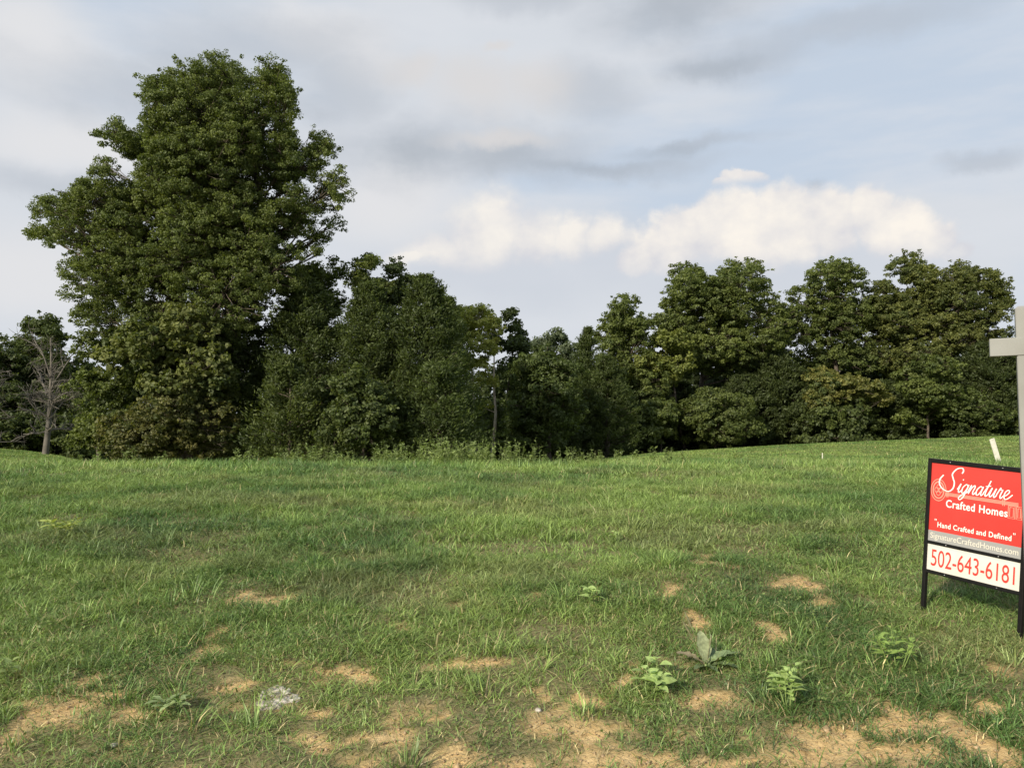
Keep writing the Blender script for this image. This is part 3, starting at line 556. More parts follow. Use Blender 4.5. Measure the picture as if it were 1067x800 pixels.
for (px, top, Y_, hw, sd, lb) in ((812, 372, 60, 40, 71, 'dark cedar in the shade between the double topped tree and the airy tree'), (775, 392, 59, 34, 72, 'squat dark cedar right of the low spreading tree with lighter leaves'),
                                  (1032, 358, 60, 42, 73, 'broad dark cedar under the rightmost large tree, left of the post'), (920, 398, 61, 34, 74, 'dark cedar low between the yellowish low tree and the layered one'),
                                  (1085, 348, 61, 44, 75, 'dark cedar showing just past the post at the right end of the row'), (710, 400, 60, 30, 76, 'dark cedar behind the small green leafy tree'), (640, 398, 54, 34, 77, 'low dark cedar under the leftmost tall tree of the right hand row')):
    make_cedar('cedar_tree', lb, px, top, Y_, hw, sd, base=(.034, .046, .016), light=(.070, .086, .027), power=.5, leaf=.22)
# far left
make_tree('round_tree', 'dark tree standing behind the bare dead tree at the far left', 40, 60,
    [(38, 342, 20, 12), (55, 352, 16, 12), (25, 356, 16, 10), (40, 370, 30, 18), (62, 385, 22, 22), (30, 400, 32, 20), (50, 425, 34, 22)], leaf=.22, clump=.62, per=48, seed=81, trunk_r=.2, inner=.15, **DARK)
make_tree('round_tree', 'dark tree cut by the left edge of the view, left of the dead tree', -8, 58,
    [(-5, 360, 20, 14), (-25, 370, 26, 18), (5, 385, 20, 20), (-15, 405, 34, 24), (10, 425, 28, 24)], leaf=.22, clump=.62, per=48, seed=82, trunk_r=.2, **DARK)

# shared low shrubs filling the shade under the rows: one built, copied
def copy_tree(o, loc, scale, rz, label=None):
    c = o.copy(); COL.objects.link(c); c.location = tuple(loc); c.scale = (scale[0], scale[0], scale[1]); c.rotation_euler = (0, 0, rz)
    if label: c['label'] = label
    for ch in list(o.children):
        d = ch.copy(); COL.objects.link(d); d.parent = c
    return c
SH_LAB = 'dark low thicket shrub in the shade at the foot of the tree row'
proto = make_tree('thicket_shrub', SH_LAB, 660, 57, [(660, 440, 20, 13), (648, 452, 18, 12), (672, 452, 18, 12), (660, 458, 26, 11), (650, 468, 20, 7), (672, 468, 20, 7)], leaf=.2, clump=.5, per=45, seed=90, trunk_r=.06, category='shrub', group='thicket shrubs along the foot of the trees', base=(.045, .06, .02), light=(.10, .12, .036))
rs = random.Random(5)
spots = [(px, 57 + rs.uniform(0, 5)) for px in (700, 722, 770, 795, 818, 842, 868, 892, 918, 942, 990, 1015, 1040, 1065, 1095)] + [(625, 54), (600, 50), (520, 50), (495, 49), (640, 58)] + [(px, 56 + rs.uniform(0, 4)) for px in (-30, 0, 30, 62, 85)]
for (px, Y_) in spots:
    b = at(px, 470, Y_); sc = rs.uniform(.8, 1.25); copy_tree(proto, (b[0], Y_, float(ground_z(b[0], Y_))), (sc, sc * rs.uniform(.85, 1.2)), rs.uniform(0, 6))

# the wood beyond, one unbroken mass
rnd = np.random.default_rng(99); lob = []
for px in np.arange(-260, 1400, 15):
    for Y_ in (72, 80):
        top = np.interp(px, [-260, 0, 90, 300, 520, 620, 700, 1050, 1400], [372, 385, 400, 380, 400, 400, 385, 372, 360]) + rnd.uniform(-8, 14)
        for py in np.arange(top, 490, 20):
            p = at(px + rnd.uniform(-6, 6), py, Y_); lob.append((p + np.array([0, rnd.uniform(-2, 2), 0]), (1.3, 1.3, 1.1)))
P, Nn, T, _ = crown_points(lob, 1.0, 34, rnd, inner=.3)
rng_k = rng; rng = rnd; V, F, C = leaf_quads(P, Nn, .42 * rnd.uniform(.6, 1.3, len(P)), .7, tint(T, rnd, (.030, .042, .015), (.058, .072, .026))); rng = rng_k
tag(link('far_woods', new_mesh('far_woods', V, [F], C), M_leaf), 'dark mass of woods beyond the tree rows', 'woods', kind='stuff')

# bare dead trees
def dead_tree(label, px, base_py, top_py, Y_, seed, lean=0.0, width=40):
    rnd = np.random.default_rng(seed); s = Y_ / FPX; b = at(px, base_py, Y_); gz = float(ground_z(b[0], Y_)); root = empty('dead_tree', (b[0], Y_, gz)); tag(root, label, 'dead tree'); H = at(px, top_py, Y_)[2] - gz
    tb, bb = Tubes(), Tubes()
    sp = bezier(np.array([0, 0, -.2]), np.array([lean, 0, H]), np.array([.15, 0, 0]), 10); tb.add(sp, np.linspace(.19, .03, 10), 8)
    def grow(p, d, L_, r, depth):
        n = 6; pts = [p]; dd = d.copy()
        for _ in range(n): dd = dd + rnd.normal(0, .13, 3) + np.array([0, 0, .02]); dd /= np.linalg.norm(dd); pts.append(pts[-1] + dd * L_ / n)
        bb.add(np.array(pts), np.linspace(r, r * .35, n + 1), 5)
        if depth:
            for k in range(rnd.integers(4, 7)):
                j = rnd.integers(1, n + 1); nd = dd + rnd.normal(0, .75, 3); nd /= np.linalg.norm(nd); grow(pts[j], nd, L_ * rnd.uniform(.35, .6), max(r * .5, .010), depth - 1)
    for k in range(4):
        a = (k % 2) * math.pi + rnd.normal(0, .5); d = np.array([math.cos(a) * .55, math.sin(a) * .5, 1.0]); d /= np.linalg.norm(d); grow(sp[3 + k], d, H * .36, .085 - .01 * k, 2)
    for k in range(24):
        t = rnd.uniform(.16, .95); i = int(t * 9); a = rnd.uniform(0, 2 * math.pi) if k > 5 else (0 if k % 2 else math.pi) + rnd.normal(0, .3)
        d = np.array([math.cos(a), math.sin(a), rnd.uniform(-.1, .9)]); d /= np.linalg.norm(d); grow(sp[i], d, width * s * (1.1 - t * .75) * rnd.uniform(.7, 1.15), .070 * (1.15 - t), 2)
    link('trunk', tb.mesh('trunk'), M_dead_bark, root); link('branch', bb.mesh('branch'), M_dead_bark, root)
dead_tree('bare grey dead tree with fine branching limbs at the far left', 47, 462, 352, 47, 3, .2, 42)
dead_tree('second bare dead tree reaching in from beyond the left edge', -28, 464, 368, 45, 8, .6, 40)

# ------------------------------------------------------------------ weeds on the brow
def weed_mesh(seed, H, leaves, leaf, col, lean=.1):
    rnd = np.random.default_rng(seed); tb = Tubes(); P, Nn, Dv = [], [], []
    for sidx in range(rnd.integers(2, 4)):
        a = rnd.uniform(0, 6.28); top = np.array([math.cos(a) * lean * H * 2, math.sin(a) * lean * H * 2, H * rnd.uniform(.65, 1)]); sp = bezier(np.array([math.cos(a) * .02, math.sin(a) * .02, -.02]), top, rnd.normal(0, .04, 3) * H, 7); tb.add(sp, np.linspace(.0045, .0015, 7), 4)
        for k in range(leaves):
            t = rnd.uniform(.15, 1); p = sp[0] + (sp[-1] - sp[0]) * t; i = int(t * 5.99); p = sp[i] + (sp[i + 1] - sp[i]) * (t * 6 - i); b = rnd.uniform(0, 6.28); d = np.array([math.cos(b), math.sin(b), .35]); ln = leaf * (1.15 - .6 * t)
            P.append(p + d * ln * .5); Nn.append(np.array([0, 0, 1.0]) + rnd.normal(0, .35, 3) - d * .3); Dv.append(d)
    global rng
    k = rng; rng = rnd; n = len(P); V, F, C = leaf_quads(np.array(P), np.array(Nn), leaf * rnd.uniform(.6, 1.2, n), .38, np.array(col) * rnd.uniform(.75, 1.25, (n, 1)), np.array(Dv)); rng = k
    tv = np.concatenate(tb.v); tf = np.concatenate(tb.f); return tv, tf, V, F, C
def add_weed(name, label, px, py, Y_, H, leaves, leaf, col, seed, group=None, lean=.1, cat='weed'):
    x = at(px, py, Y_)[0]; root = empty(name, (x, Y_, float(ground_z(x, Y_)))); tag(root, label, cat, group); tv, tf, V, F, C = weed_mesh(seed, H, leaves, leaf, col, lean)
    link('stem', new_mesh('stem', tv, [tf], np.tile(np.array(col) * .9, (len(tv), 1))), M_weed, root); link('foliage', new_mesh('foliage', V, [F], C), M_weed, root); return root
GW = (.22, .28, .09)
fr = []
rnd = np.random.default_rng(123); base_n = 0; VV, FF, CC_ = [], [], []
dens = [(90, 5), (150, 8), (250, 9), (300, 14), (345, 14), (400, 20), (440, 24), (470, 26), (500, 22), (540, 16), (580, 12), (620, 9), (660, 6), (700, 4), (760, 3)]
for k, (px, cnt) in enumerate(dens):
    for j in range(cnt):
        q = px + rnd.normal(0, 16); Y_ = rnd.uniform(16.2, 18.6); x = at(q, 478, Y_)[0]; z = float(ground_z(x, Y_)); H = rnd.uniform(.22, .55) * (1.25 if 380 < q < 560 else .85)
        tv, tf, V, F, C = weed_mesh(int(rnd.integers(1e6)), H, 16, .085, GW); n0 = base_n; off = np.array([x, Y_, z]); c = rnd.uniform(.7, 1.2)
        VV += [tv + off, V + off]; FF += [tf + n0, F + n0 + len(tv)]; CC_ += [np.tile(np.array(GW) * .9 * c, (len(tv), 1)), C * c]; base_n += len(tv) + len(V)
tag(link('brow_weeds', new_mesh('brow_weeds', np.concatenate(VV), [np.concatenate(FF)], np.concatenate(CC_)), M_weed), 'ragged fringe of leafy weeds along the brow of the field', 'weeds', kind='stuff')
add_weed('tall_weed', 'tallest leafy weed bunch on the brow, below the pale trunked tree', 490, 478, 16.8, .55, 26, .12, GW, 301, lean=.25)
add_weed('tall_weed', 'leafy weed bunch on the brow under the cedar clump', 325, 478, 17.0, .46, 24, .11, GW, 302, lean=.25)
add_weed('tall_weed', 'spiky weed bunch on the brow, left of the tallest bunch', 455, 478, 17.2, .42, 24, .10, GW, 303, lean=.3)
add_weed('grass_stalk', 'single long leaning grass stalk on the brow before the cedars', 338, 478, 17, .72, 3, .05, (.2, .22, .09), 304, lean=.12, cat='stalk')
add_weed('grass_stalk', 'upright pale stalk on the brow at the middle dip', 621, 478, 16.8, .42, 4, .05, (.2, .22, .09), 305, lean=.02, cat='stalk')
add_weed('grass_stalk', 'thin stalk on the brow at the left, before the big tree', 70, 478, 16.5, .38, 5, .06, (.16, .2, .07), 306, lean=.04, cat='stalk')

# ------------------------------------------------------------------ broad leaved plants in the foreground
def shaped_leaf(length, width, n=7, bend=.35, cup=.15, wave=0.0, tipw=1.4):
    """a real leaf surface: petiole at the origin growing along +x"""
    t = np.linspace(0, 1, n); w = width * np.sin(np.pi * t ** (1 / tipw)) ** .85 * .5; w[0] = width * .03; w[-1] = 0.001
    cz = -bend * length * t ** 2 + length * .12 * t; V = []
    for i in range(n):
        wv = wave * width * math.sin(i * 2.4); V += [(t[i] * length, w[i], cz[i] + cup * w[i] + wv), (t[i] * length, 0, cz[i] - .0), (t[i] * length, -w[i], cz[i] + cup * w[i] - wv)]
    F = []
    for i in range(n - 1):
        b = i * 3; F += [(b, b + 1, b + 4, b + 3), (b + 1, b + 2, b + 5, b + 4)]
    return np.array(V), np.array(F)
def rot_leaf(V, az, pitch, roll=0.0):
    R = Matrix.Rotation(az, 3, 'Z') @ Matrix.Rotation(-pitch, 3, 'Y') @ Matrix.Rotation(roll, 3, 'X'); return V @ np.array(R).T
def seedling(label, px, py, H, n_leaves, length, width, col, seed, stems=1, spread=.0, name='broadleaf_seedling'):
    rnd = np.random.default_rng(seed); p = hit(px, py); root = empty(name, (p[0], p[1], float(ground_z(p[0], p[1])))); tag(root, label, 'plant'); tb = Tubes(); VV, FF, CC_, n = [], [], [], 0
    for s_ in range(stems):
        a = rnd.uniform(0, 6.28); h = (H + .03) * rnd.uniform(.7, 1.05); top = np.array([math.cos(a) * spread, math.sin(a) * spread, h]); tb.add(bezier(np.array([0, 0, -.02]) + top * np.array([.1, .1, 0]), top, rnd.normal(0, .005, 3), 6), np.linspace(.003, .0018, 6), 5)
        for k in range(n_leaves):
            t = 1 - .62 * (k // 2) / max(1, n_leaves / 2); az = k * math.pi + (k // 2) * 1.57 + rnd.normal(0, .3) + a; sz = rnd.uniform(.7, 1.1) * (1.0 if k > 1 else .75)
            sz *= 1.1; V, F = shaped_leaf(length * sz, width * sz, 7, rnd.uniform(.2, .5), .2); V = rot_leaf(V + np.array([length * .25, 0, 0]), az, rnd.uniform(.1, .65), rnd.normal(0, .2)) + top * t
            tb.add(np.array([top * t, V[1]]), np.array([.0014, .001]), 4); VV.append(V); FF.append(F + n); CC_.append(np.tile(np.array(col) * rnd.uniform(.8, 1.2), (len(V), 1))); n += len(V)
    link('stem', new_mesh('stem', np.concatenate(tb.v), [np.concatenate(tb.f)], np.tile(np.array(col) * .8, (sum(map(len, tb.v)), 1)), True), M_weed, root)
    link('foliage', new_mesh('foliage', np.concatenate(VV), [np.concatenate(FF)], np.concatenate(CC_), True), M_weed, root); return root
LG = (.38, .50, .17)
seedling('light green seedling with pointed leaves farthest back in the turf, near the middle', 617, 634, .10, 9, .062, .046, LG, 401, 1, .02)
seedling('light green seedling with pairs of pointed leaves nearest the bottom, left of the leafy bunch', 677, 728, .075, 8, .062, .048, LG, 402, 2, .045)
seedling('single small light green leaf pair between the big dock and the double seedling', 685, 706, .05, 4, .055, .042, LG, 403)
seedling('fullest light green seedling, a bushy bunch of leaves at the lower right', 821, 738, .13, 9, .052, .034, LG, 404, 5, .06)
seedling('pale yellow green feathery weed in the turf at the left', 66, 560, .13, 10, .085, .03, (.38, .44, .12), 405, 4, .10, 'leafy_weed')
seedling('upright bright green weed beside the worn clay at the right', 935, 702, .15, 10, .05, .022, (.28, .4, .10), 406, 5, .09, 'leafy_weed')
seedling('small blue green rosette in the turf at the lower left', 178, 745, .04, 9, .06, .03, (.3, .38, .17), 407, 2, .03, 'leafy_weed')
seedling('small yellowish seedling at the lower left edge', 12, 712, .09, 6, .05, .03, (.25, .32, .11), 408, 1, .01, 'leafy_weed')
seedling('tiny light green seedling right of centre in the upper turf', 640, 566, .07, 5, .05, .03, LG, 409, 1, .01, 'leafy_weed')
# dock with big leaves
p = hit(736, 698); dock = empty('dock_plant', (p[0], p[1], float(ground_z(p[0], p[1])))); tag(dock, 'grey green dock plant with large broad leaves and a browned one', 'plant')
for (az, pit, ln, wd, bend, c) in ((2.0, 1.25, .21, .100, .12, (.38, .42, .24)), (2.9, .60, .19, .085, .35, (.36, .30, .19)), (.35, .70, .22, .085, .6, (.26, .34, .16)), (-.25, .35, .20, .07, .5, (.17, .23, .11)), (-2.4, .35, .12, .05, .4, (.14, .19, .09)), (-1.2, .3, .11, .045, .4, (.14, .19, .09)), (1.1, .7, .18, .06, .5, (.13, .18, .09))):
    V, F = shaped_leaf(ln, wd, 12, bend, .3, .07, .82); V[:, :] *= .8; V = rot_leaf(V, az, pit); o = link('leaf', new_mesh('leaf', V, [F], np.array(c) * rng.uniform(.78, 1.18, (len(V), 1)), True), M_weed, dock); o.location = (0, 0, .01)
tb = Tubes()
for az, ln in ((2.5, .22), (2.2, .26), (1.2, .15)): tb.add(bezier(np.array([0, 0, 0]), np.array([math.cos(az) * ln * .6, math.sin(az) * ln * .2, ln]), np.array([0, 0, .01]), 6), [.002, .002, .002, .0018, .006, .003], 5)
link('seed_spike', new_mesh('seed_spike', np.concatenate(tb.v), [np.concatenate(tb.f)], np.tile(np.array([.22, .21, .11]), (sum(map(len, tb.v)), 1)), True), M_weed, dock)
# seeding grass stalk
def stalk(label, px, py, H, bendx, seed):
    p = hit(px, py); root = empty('seeding_grass', (p[0], p[1], float(ground_z(p[0], p[1])))); tag(root, label, 'grass stalk'); tb = Tubes(); tb.add(bezier(np.array([0, 0, -.02]), np.array([bendx, 0, H]), np.array([.02, 0, 0]), 8), np.linspace(.0026, .0018, 8), 5)
    link('stem', new_mesh('stem', np.concatenate(tb.v), [np.concatenate(tb.f)], np.tile(np.array([.20, .22, .09]), (sum(map(len, tb.v)), 1)), True), M_weed, root)
    hd = Tubes(); hd.add(bezier(np.array([bendx, 0, H]), np.array([bendx + .008, 0, H + .055]), np.array([0, 0, 0]), 6), [.001, .0045, .0055, .005, .0035, .001], 7)
    link('seed_head', new_mesh('seed_head', np.concatenate(hd.v), [np.concatenate(hd.f)], np.tile(np.array([.30, .29, .13]), (sum(map(len, hd.v)), 1)), True), M_weed, root)
stalk('tall thin grass stalk with a foxtail seed head in the lower middle', 449, 772, .36, .02, 1)
stalk('grass stalk with a pale seed head at the bottom edge, left of centre', 122, 800, .08, .005, 2)
stalk('short foxtail stalk in the turf at the left, above the clay patches', 200, 585, .16, -.01, 3)

# pale concrete washout
p = hit(289, 729); a_ = hit(320, 729); w_ = abs(a_[0] - p[0]) * .82
n = 46; gx2 = np.linspace(-1.25, 1.25, n); XX, YY = np.meshgrid(gx2, gx2); rr = np.sqrt(XX ** 2 + YY ** 2) + (fbm(XX * 2.2 + 5, YY * 2.2, 8, 3) - .5) * .9
top = sstep(1.0, .72, rr) * .006 + (fbm(XX * 7, YY * 7, 18, 3) - .5) * .022 * sstep(1.05, .7, rr) - sstep(.8, 1.1, rr) * .035
wx, wy = p[0] + XX * w_, p[1] + YY * w_ * 1.15; zz = ground_z(wx, wy) - ground_z(p[0], p[1]) + top
i = (np.arange(n - 1)[:, None] * n + np.arange(n - 1)[None]).ravel(); v = np.stack([XX * w_, YY * w_ * 1.15, zz], -1).reshape(-1, 3)
v2 = v.copy(); v2[:, 2] -= .05; F1 = np.stack([i, i + 1, i + 1 + n, i + n], -1)
o = link('concrete_lump', new_mesh('concrete_lump', np.concatenate([v, v2]), [np.concatenate([F1, F1[:, ::-1] + n * n])], smooth=True), M_stone); o.location = (p[0], p[1], float(ground_z(p[0], p[1])) - .002)
tag(o, 'flat pale grey crusted concrete lump lying in the grass at lower left', 'concrete lump')
def pebble(px, py, r, label, seed):
    import bmesh
    q = hit(px, py); bm = bmesh.new(); bmesh.ops.create_icosphere(bm, subdivisions=3, radius=r); rd = random.Random(seed)
    for vv in bm.verts:
        k = 1 + .22 * math.sin(vv.co.x / r * 2.1 + seed) * math.cos(vv.co.y / r * 2.7) + rd.uniform(-.06, .06); vv.co *= k; vv.co.z *= .55
    m_ = bpy.data.meshes.new('stone'); bm.to_mesh(m_); bm.free(); o = link('stone', m_, M_stone); o.location = (q[0], q[1], float(ground_z(q[0], q[1])) + r * .15); tag(o, label, 'stone')
pebble(561, 740, .015, 'small whitish stone on the clay patch at lower centre', 2)
pebble(119, 778, .014, 'small pale stone on the clay patch at lower left', 4)

# ------------------------------------------------------------------ marker stakes
def box_mesh(name, lo, hi, bevel=.0):
    import bmesh
    bm = bmesh.new(); bmesh.ops.create_cube(bm, size=1)
    for v_ in bm.verts: v_.co = Vector([lo[k] + (v_.co[k] + .5) * (hi[k] - lo[k]) for k in range(3)])
    if bevel: bmesh.ops.bevel(bm, geom=bm.edges[:], offset=bevel, segments=2, affect='EDGES', profile=.5)
    m_ = bpy.data.meshes.new(name); bm.to_mesh(m_); bm.free(); return m_
Yk = 24.0; b = at(1041, 480, Yk); t = at(1032, 457, Yk); gz = float(ground_z(b[0], Yk)); b[2] = min(b[2], gz + .02); d = t - b; Ls = float(np.linalg.norm(d))
stake = link('marker_stake', box_mesh('marker_stake', (-.075, -.02, -.25), (.075, .02, Ls), .008), M_stake); stake.location = tuple(b); stake.rotation_euler = (0.05, math.atan2(d[0], d[2]), .1)
tag(stake, 'white painted marker stake leaning left in the far grass above the sign', 'stake')
Yk = 30.0; b = at(857, 480, Yk); gz = float(ground_z(b[0], Yk)); m2 = link('survey_peg', box_mesh('survey_peg', (-.015, -.012, -.1), (.015, .012, .24), .003), M_stake); m2.location = (b[0], Yk, gz); tag(m2, 'tiny white survey peg upright in the far mown grass', 'peg')

# ------------------------------------------------------------------ post with cross arm
Yp = 4.12; tl = at(1056, 319, Yp); foot = at(1070, 640, Yp); pw = .095
ax = (tl - foot); ax[1] = -.01; ax = ax / np.linalg.norm(ax)
px0 = foot[0]; gz = float(ground_z(px0 + .05, Yp)); kf = (gz - foot[2]) / ax[2]; YAW = (1, -.55, 0); org = foot + ax * kf + np.array([.066, .018, 0]); Lp = float((tl[2] - org[2]) / ax[2])
post = empty('sign_post', org); zc = Vector(ax); xc = Vector(YAW); xc = (xc - xc.dot(zc) * zc).normalized(); yc = zc.cross(xc)
post.matrix_world = Matrix.Translation(Vector(org)) @ Matrix((xc, yc, zc)).transposed().to_4x4()
tag(post, 'greige square post with a cross arm, cut by the right edge behind the sign\'s corner', 'post')
def post_mesh():
    import bmesh
    bm = bmesh.new(); h = pw / 2; rings = [(-.3, h), (Lp - .012, h), (Lp, h - .012)]; vs = []
    for (z_, r_) in rings: vs.append([bm.verts.new((sx * r_, sy * r_, z_)) for sx, sy in ((-1, -1), (1, -1), (1, 1), (-1, 1))])
    for a_, b_ in zip(vs[:-1], vs[1:]):
        for k in range(4): bm.faces.new((a_[k], a_[(k + 1) % 4], b_[(k + 1) % 4], b_[k]))
    bm.faces.new(vs[-1]); bm.faces.new(vs[0][::-1]); bmesh.ops.bevel(bm, geom=[e for e in bm.edges if abs(e.verts[0].co.z - e.verts[1].co.z) > .1], offset=.004, segments=2, affect='EDGES')
    m_ = bpy.data.meshes.new('upright'); bm.to_mesh(m_); bm.free(); return m_
link('upright', post_mesh(), M_post, post)
armtop = (at(1040, 351.5, Yp)[2] - org[2]); armbot = (at(1040, 370, Yp)[2] - org[2])
link('cross_arm', box_mesh('cross_arm', (-.165, -pw / 2 - .006, armbot), (1.0, pw / 2 + .004, armtop), .003), M_post, post)
scr = Tubes(); zc_ = (armtop + armbot) / 2
sm = Tubes(); sm.add(np.array([[.0, -pw / 2 - .004, zc_], [.0, -pw / 2 - .009, zc_], [.0, -pw / 2 - .0095, zc_]]), [.005, .0045, .0002], 12)
link('screw', sm.mesh('screw'), M_screw, post)

# ------------------------------------------------------------------ the yard sign
Lp_, Rp_ = at(968.5, 477, 4.80), at(1074, 488.5, 4.27)
e1 = Vector(Rp_ - Lp_); SW = e1.length; e1.normalize(); upv = Vector((.045, 0, 1)); e2 = (upv - upv.dot(e1) * e1).normalized(); e3 = e2.cross(e1)
topz = 0.0; foot_l = Lp_ - np.array(e2) * .90
sign = empty('yard_sign', (0, 0, 0)); sign.matrix_world = Matrix.Translation(Vector(foot_l)) @ Matrix((e1, e3, e2)).transposed().to_4x4(); tag(sign, 'red and white home builder yard sign in a black metal frame, standing in the grass', 'sign')
HT = .90; BR = .0125
def bar(lo, hi): return box_mesh('bar', lo, hi, .0025)
link('upright', bar((0, -BR, -.15), (.022, BR, HT)), M_frame, sign); link('upright', bar((SW - .022, -BR, -.15), (SW, BR, HT)), M_frame, sign)
z_top = HT; bars = [(z_top - .024, z_top), (z_top - .024 - .452 - .018, z_top - .024 - .452), (z_top - .024 - .452 - .018 - .15 - .02, z_top - .024 - .452 - .018 - .15)]
for (a_, b_) in bars: link('rail', bar((.0225, -BR + .001, a_), (SW - .0225, BR - .001, b_)), M_frame, sign)
x0, x1 = .021, SW - .021; zt = HT - .023
panel = link('main_panel', box_mesh('main_panel', (x0, -.004, zt - .454), (x1, .003, zt), 0), M_red, sign)
band = link('web_address_band', box_mesh('band', (x0 + .001, -.0055, zt - .4535), (x1 - .001, -.0042, zt - .392), 0), M_grey_band, sign)
rider = link('phone_rider', box_mesh('phone_rider', (x0, -.004, bars[2][1] - .001), (x1, .003, bars[1][0] + .001), 0), M_white, sign)
IW = x1 - x0
def text_part(name, txt, mat, parent, xa, xb, zbase, cap, y=-.0066, bold=0.0, spacing=1.0, double=0.0):
    cu = bpy.data.curves.new(name, 'FONT'); cu.body = txt; cu.size = 1; cu.offset = bold; cu.space_character = spacing; cu.extrude = .012; cu.resolution_u = 6
    ob = bpy.data.objects.new(name, cu); COL.objects.link(ob); bpy.context.view_layer.update(); me = bpy.data.meshes.new_from_object(ob.evaluated_get(bpy.context.evaluated_depsgraph_get()))
    bpy.data.objects.remove(ob); v = np.empty(len(me.vertices) * 3, np.float32); me.vertices.foreach_get('co', v); v = v.reshape(-1, 3); lo, hi = v.min(0), v.max(0)
    capu = .73; out = np.empty_like(v); out[:, 0] = x0 + IW * xa + (v[:, 0] - lo[0]) / (hi[0] - lo[0]) * IW * (xb - xa); out[:, 2] = zbase + v[:, 1] / capu * cap; out[:, 1] = y - v[:, 2] * .02
    me.vertices.foreach_set('co', out.ravel()); me.update()
    if double:
        import bmesh
        bm = bmesh.new(); bm.from_mesh(me); g = bmesh.ops.duplicate(bm, geom=bm.verts[:] + bm.edges[:] + bm.faces[:])
        for v_ in [q for q in g['geom'] if isinstance(q, bmesh.types.BMVert)]: v_.co.x += double; v_.co.y -= .00012; v_.co.z += double * .35
        bm.to_mesh(me); bm.free()
    return link(name, me, mat, parent)
text_part('lettering', 'Crafted Homes', M_white_ink, panel, .19, .845, zt - .245, .044, -.0062, bold=.016, spacing=1.08)
text_part('lettering', 'Hand Crafted and Defined', M_white_ink, panel, .105, .895, zt - .367, .030, -.0062, bold=.014, spacing=1.08)
text_part('quotation_mark', '"', M_white_ink, panel, .07, .092, zt - .352, .030, -.0062); text_part('quotation_mark', '"', M_white_ink, panel, .91, .932, zt - .352, .030, -.0062)
text_part('lettering', 'SignatureCraftedHomes.com', M_pale_ink, band, .03, .97, zt - .436, .034, -.0068)
text_part('lettering', '502-643-6181', M_red_ink, rider, .05, .945, bars[2][1] + .028, .100, -.0062)
# script word, drawn as pen strokes
def catmull(P, m=10):
    P = np.array(P, float); P = np.vstack([2 * P[0] - P[1], P, 2 * P[-1] - P[-2]]); out = []
    for i in range(1, len(P) - 2):
        for t in np.linspace(0, 1, m, endpoint=False):
            out.append(.5 * ((2 * P[i]) + (-P[i - 1] + P[i + 1]) * t + (2 * P[i - 1] - 5 * P[i] + 4 * P[i + 1] - P[i + 2]) * t * t + (-P[i - 1] + 3 * P[i] - 3 * P[i + 1] + P[i + 2]) * t ** 3))
    out.append(P[-2]); return np.array(out)
class Ribbons:
    def __init__(s): s.v, s.f, s.n = [], [], 0
    def add(s, P, w, y, thin=.55, closed=False):
        P = np.asarray(P); d = np.gradient(P, axis=0); d /= np.linalg.norm(d, axis=1)[:, None] + 1e-9; nn = np.stack([-d[:, 1], d[:, 0]], -1)
        ww = w * (thin + (1 - thin) * np.abs(d[:, 1])) * .5; k = len(P); fr = np.stack([P + nn * ww[:, None], P - nn * ww[:, None]], 1).reshape(-1, 2)
        yy = y - np.linspace(0, .0002, 2 * k); v = np.stack([fr[:, 0], yy, fr[:, 1]], -1); i = np.arange(k - 1) * 2; s.f.append(np.stack([i, i + 1, i + 3, i + 2], -1) + s.n); s.v.append(v); s.n += 2 * k
    def mesh(s, name): return new_mesh(name, np.concatenate(s.v), [np.concatenate(s.f)])
G = {'i': ([[(0, .3), (.3, 1), (.2, .35), (.35, 0), (.7, .3)], [(.42, 1.42), (.46, 1.5), (.5, 1.46)]], .62),
     'g': ([[(.8, .85), (.5, 1), (.12, .6), (.15, .1), (.42, 0), (.72, .4), (.88, 1)], [(.88, 1), (.74, .2), (.55, -.5), (.2, -.8), (-.05, -.6), (.25, -.25), (.8, .05), (1.1, .3)]], 1.05),
     'n': ([[(0, .3), (.22, .98), (.2, .6), (.12, 0)], [(.12, .05), (.35, .65), (.68, 1), (.82, .8), (.7, .25), (.85, 0), (1.15, .3)]], 1.1),
     'a': ([[(.8, .85), (.5, 1), (.12, .6), (.15, .1), (.4, 0), (.7, .4), (.88, 1)], [(.88, 1), (.78, .3), (.92, 0), (1.2, .3)]], 1.12),
     't': ([[(0, .3), (.35, 1), (.55, 1.75)], [(.55, 1.75), (.3, .5), (.42, 0), (.8, .3)], [(.05, 1.08), (.4, 1.12), (.78, 1.2)]], .75),
     'u': ([[(0, .3), (.28, 1), (.18, .3), (.32, 0), (.62, .3), (.88, 1)], [(.88, 1), (.78, .3), (.92, 0), (1.2, .3)]], 1.12),
     'r': ([[(0, .3), (.3, 1.1), (.38, .92), (.68, .95)], [(.68, .95), (.55, .3), (.7, 0), (1.0, .3)]], .92),
     'e': ([[(0, .3), (.4, .4), (.7, .78), (.52, 1), (.22, .8), (.15, .35), (.38, .0), (.75, .08), (1.25, .55)]], 1.1)}
rb = Ribbons(); U = IW * .0775; bx = x0 + IW * .30; bz = zt - .152; sl = .28; vsc = .050
def put(strokes, ox, w, us=U, vs=vsc, slant=sl):
    for st in strokes:
        c = catmull(st); q = np.stack([bx + (c[:, 0] + ox) * us * .93 + c[:, 1] * vs * slant, bz + c[:, 1] * vs], -1); rb.add(q, w, -.0064)
ox = 0
for ch in 'ignature': st, adv = G[ch]; put(st, ox, .0066); ox += adv
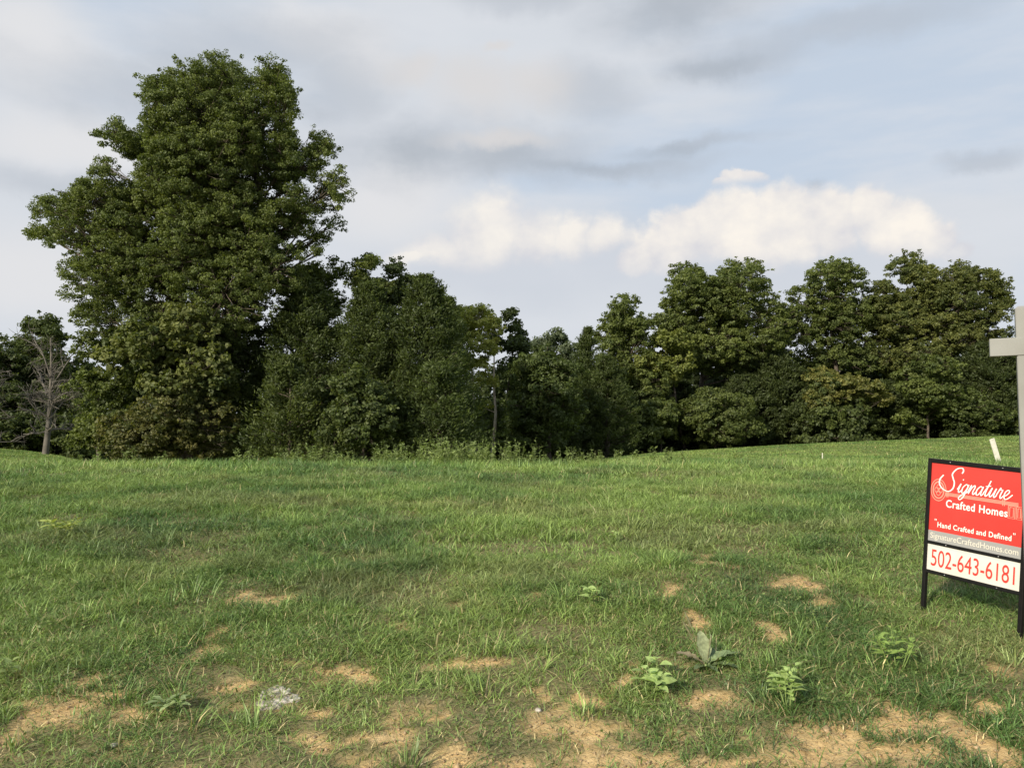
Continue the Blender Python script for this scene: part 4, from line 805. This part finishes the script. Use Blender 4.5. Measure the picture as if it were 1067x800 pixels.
put([[(-.05, 2.15), (.05, 2.45), (-.25, 2.75), (-1.0, 2.6), (-1.45, 2.0), (-1.15, 1.5), (-.75, 1.0), (-.7, .35), (-1.2, -.05), (-2.1, .1), (-2.9, .6), (-3.1, 1.2), (-2.75, 1.75)]], 0, .0082)
link('script_lettering', rb.mesh('script_lettering'), M_white_ink, panel)
# ghosted key ornament
kb = Ribbons(); kx, kz = x0 + IW * .095, zt - .155
def ring(cx_, cz_, rx_, rz_, w, y=-.0052):
    a = np.linspace(0, 2 * math.pi, 40); kb.add(np.stack([cx_ + np.cos(a) * rx_, cz_ + np.sin(a) * rz_], -1), w, y, 1.0)
ring(kx, kz, .047, .062, .005); ring(kx, kz, .034, .047, .008)
for q in range(4): ring(kx + .012 * math.cos(q * 1.571), kz + .017 * math.sin(q * 1.571), .012, .014, .004, -.0050)
for dz, w_ in ((.006, .004), (0, .005), (-.007, .006)): kb.add(np.array([[kx + .045, kz - .016 + dz], [x1 - .03, kz - .016 + dz]]), w_, -.0048, 1.0)
for xx in (kx + .05, kx + .06, x1 - .115, x1 - .105): kb.add(np.array([[xx, kz - .034], [xx, kz + .002]]), .006, -.0046, 1.0)
for (cx_, w2) in ((x1 - .065, .036), (x1 - .024, .030)):
    zt2 = kz - .028
    for r_ in (0, .008): kb.add(np.array([[cx_ - w2 / 2 + r_, zt2 - r_], [cx_ + w2 / 2 - r_, zt2 - r_], [cx_ + w2 / 2 - r_, zt2 - .066 + r_], [cx_ - w2 / 2 + r_, zt2 - .066 + r_], [cx_ - w2 / 2 + r_, zt2 - r_]]), .0045, -.0050 + r_ * .02, 1.0)
link('key_emblem', kb.mesh('key_emblem'), M_pink_ink, panel)
# panel screws
for xx in (.22, .78):
    for zz in ((bars[1][0] + bars[1][1]) / 2, (bars[2][0] + bars[2][1]) / 2, (bars[0][0] + bars[0][1]) / 2):
        tb = Tubes(); X_ = x0 + IW * xx; tb.add(np.array([[X_, -.0110, zz], [X_, -.0140, zz], [X_, -.0143, zz]]), [.004, .0035, .0002], 10); link('screw', tb.mesh('screw'), M_screw, sign)
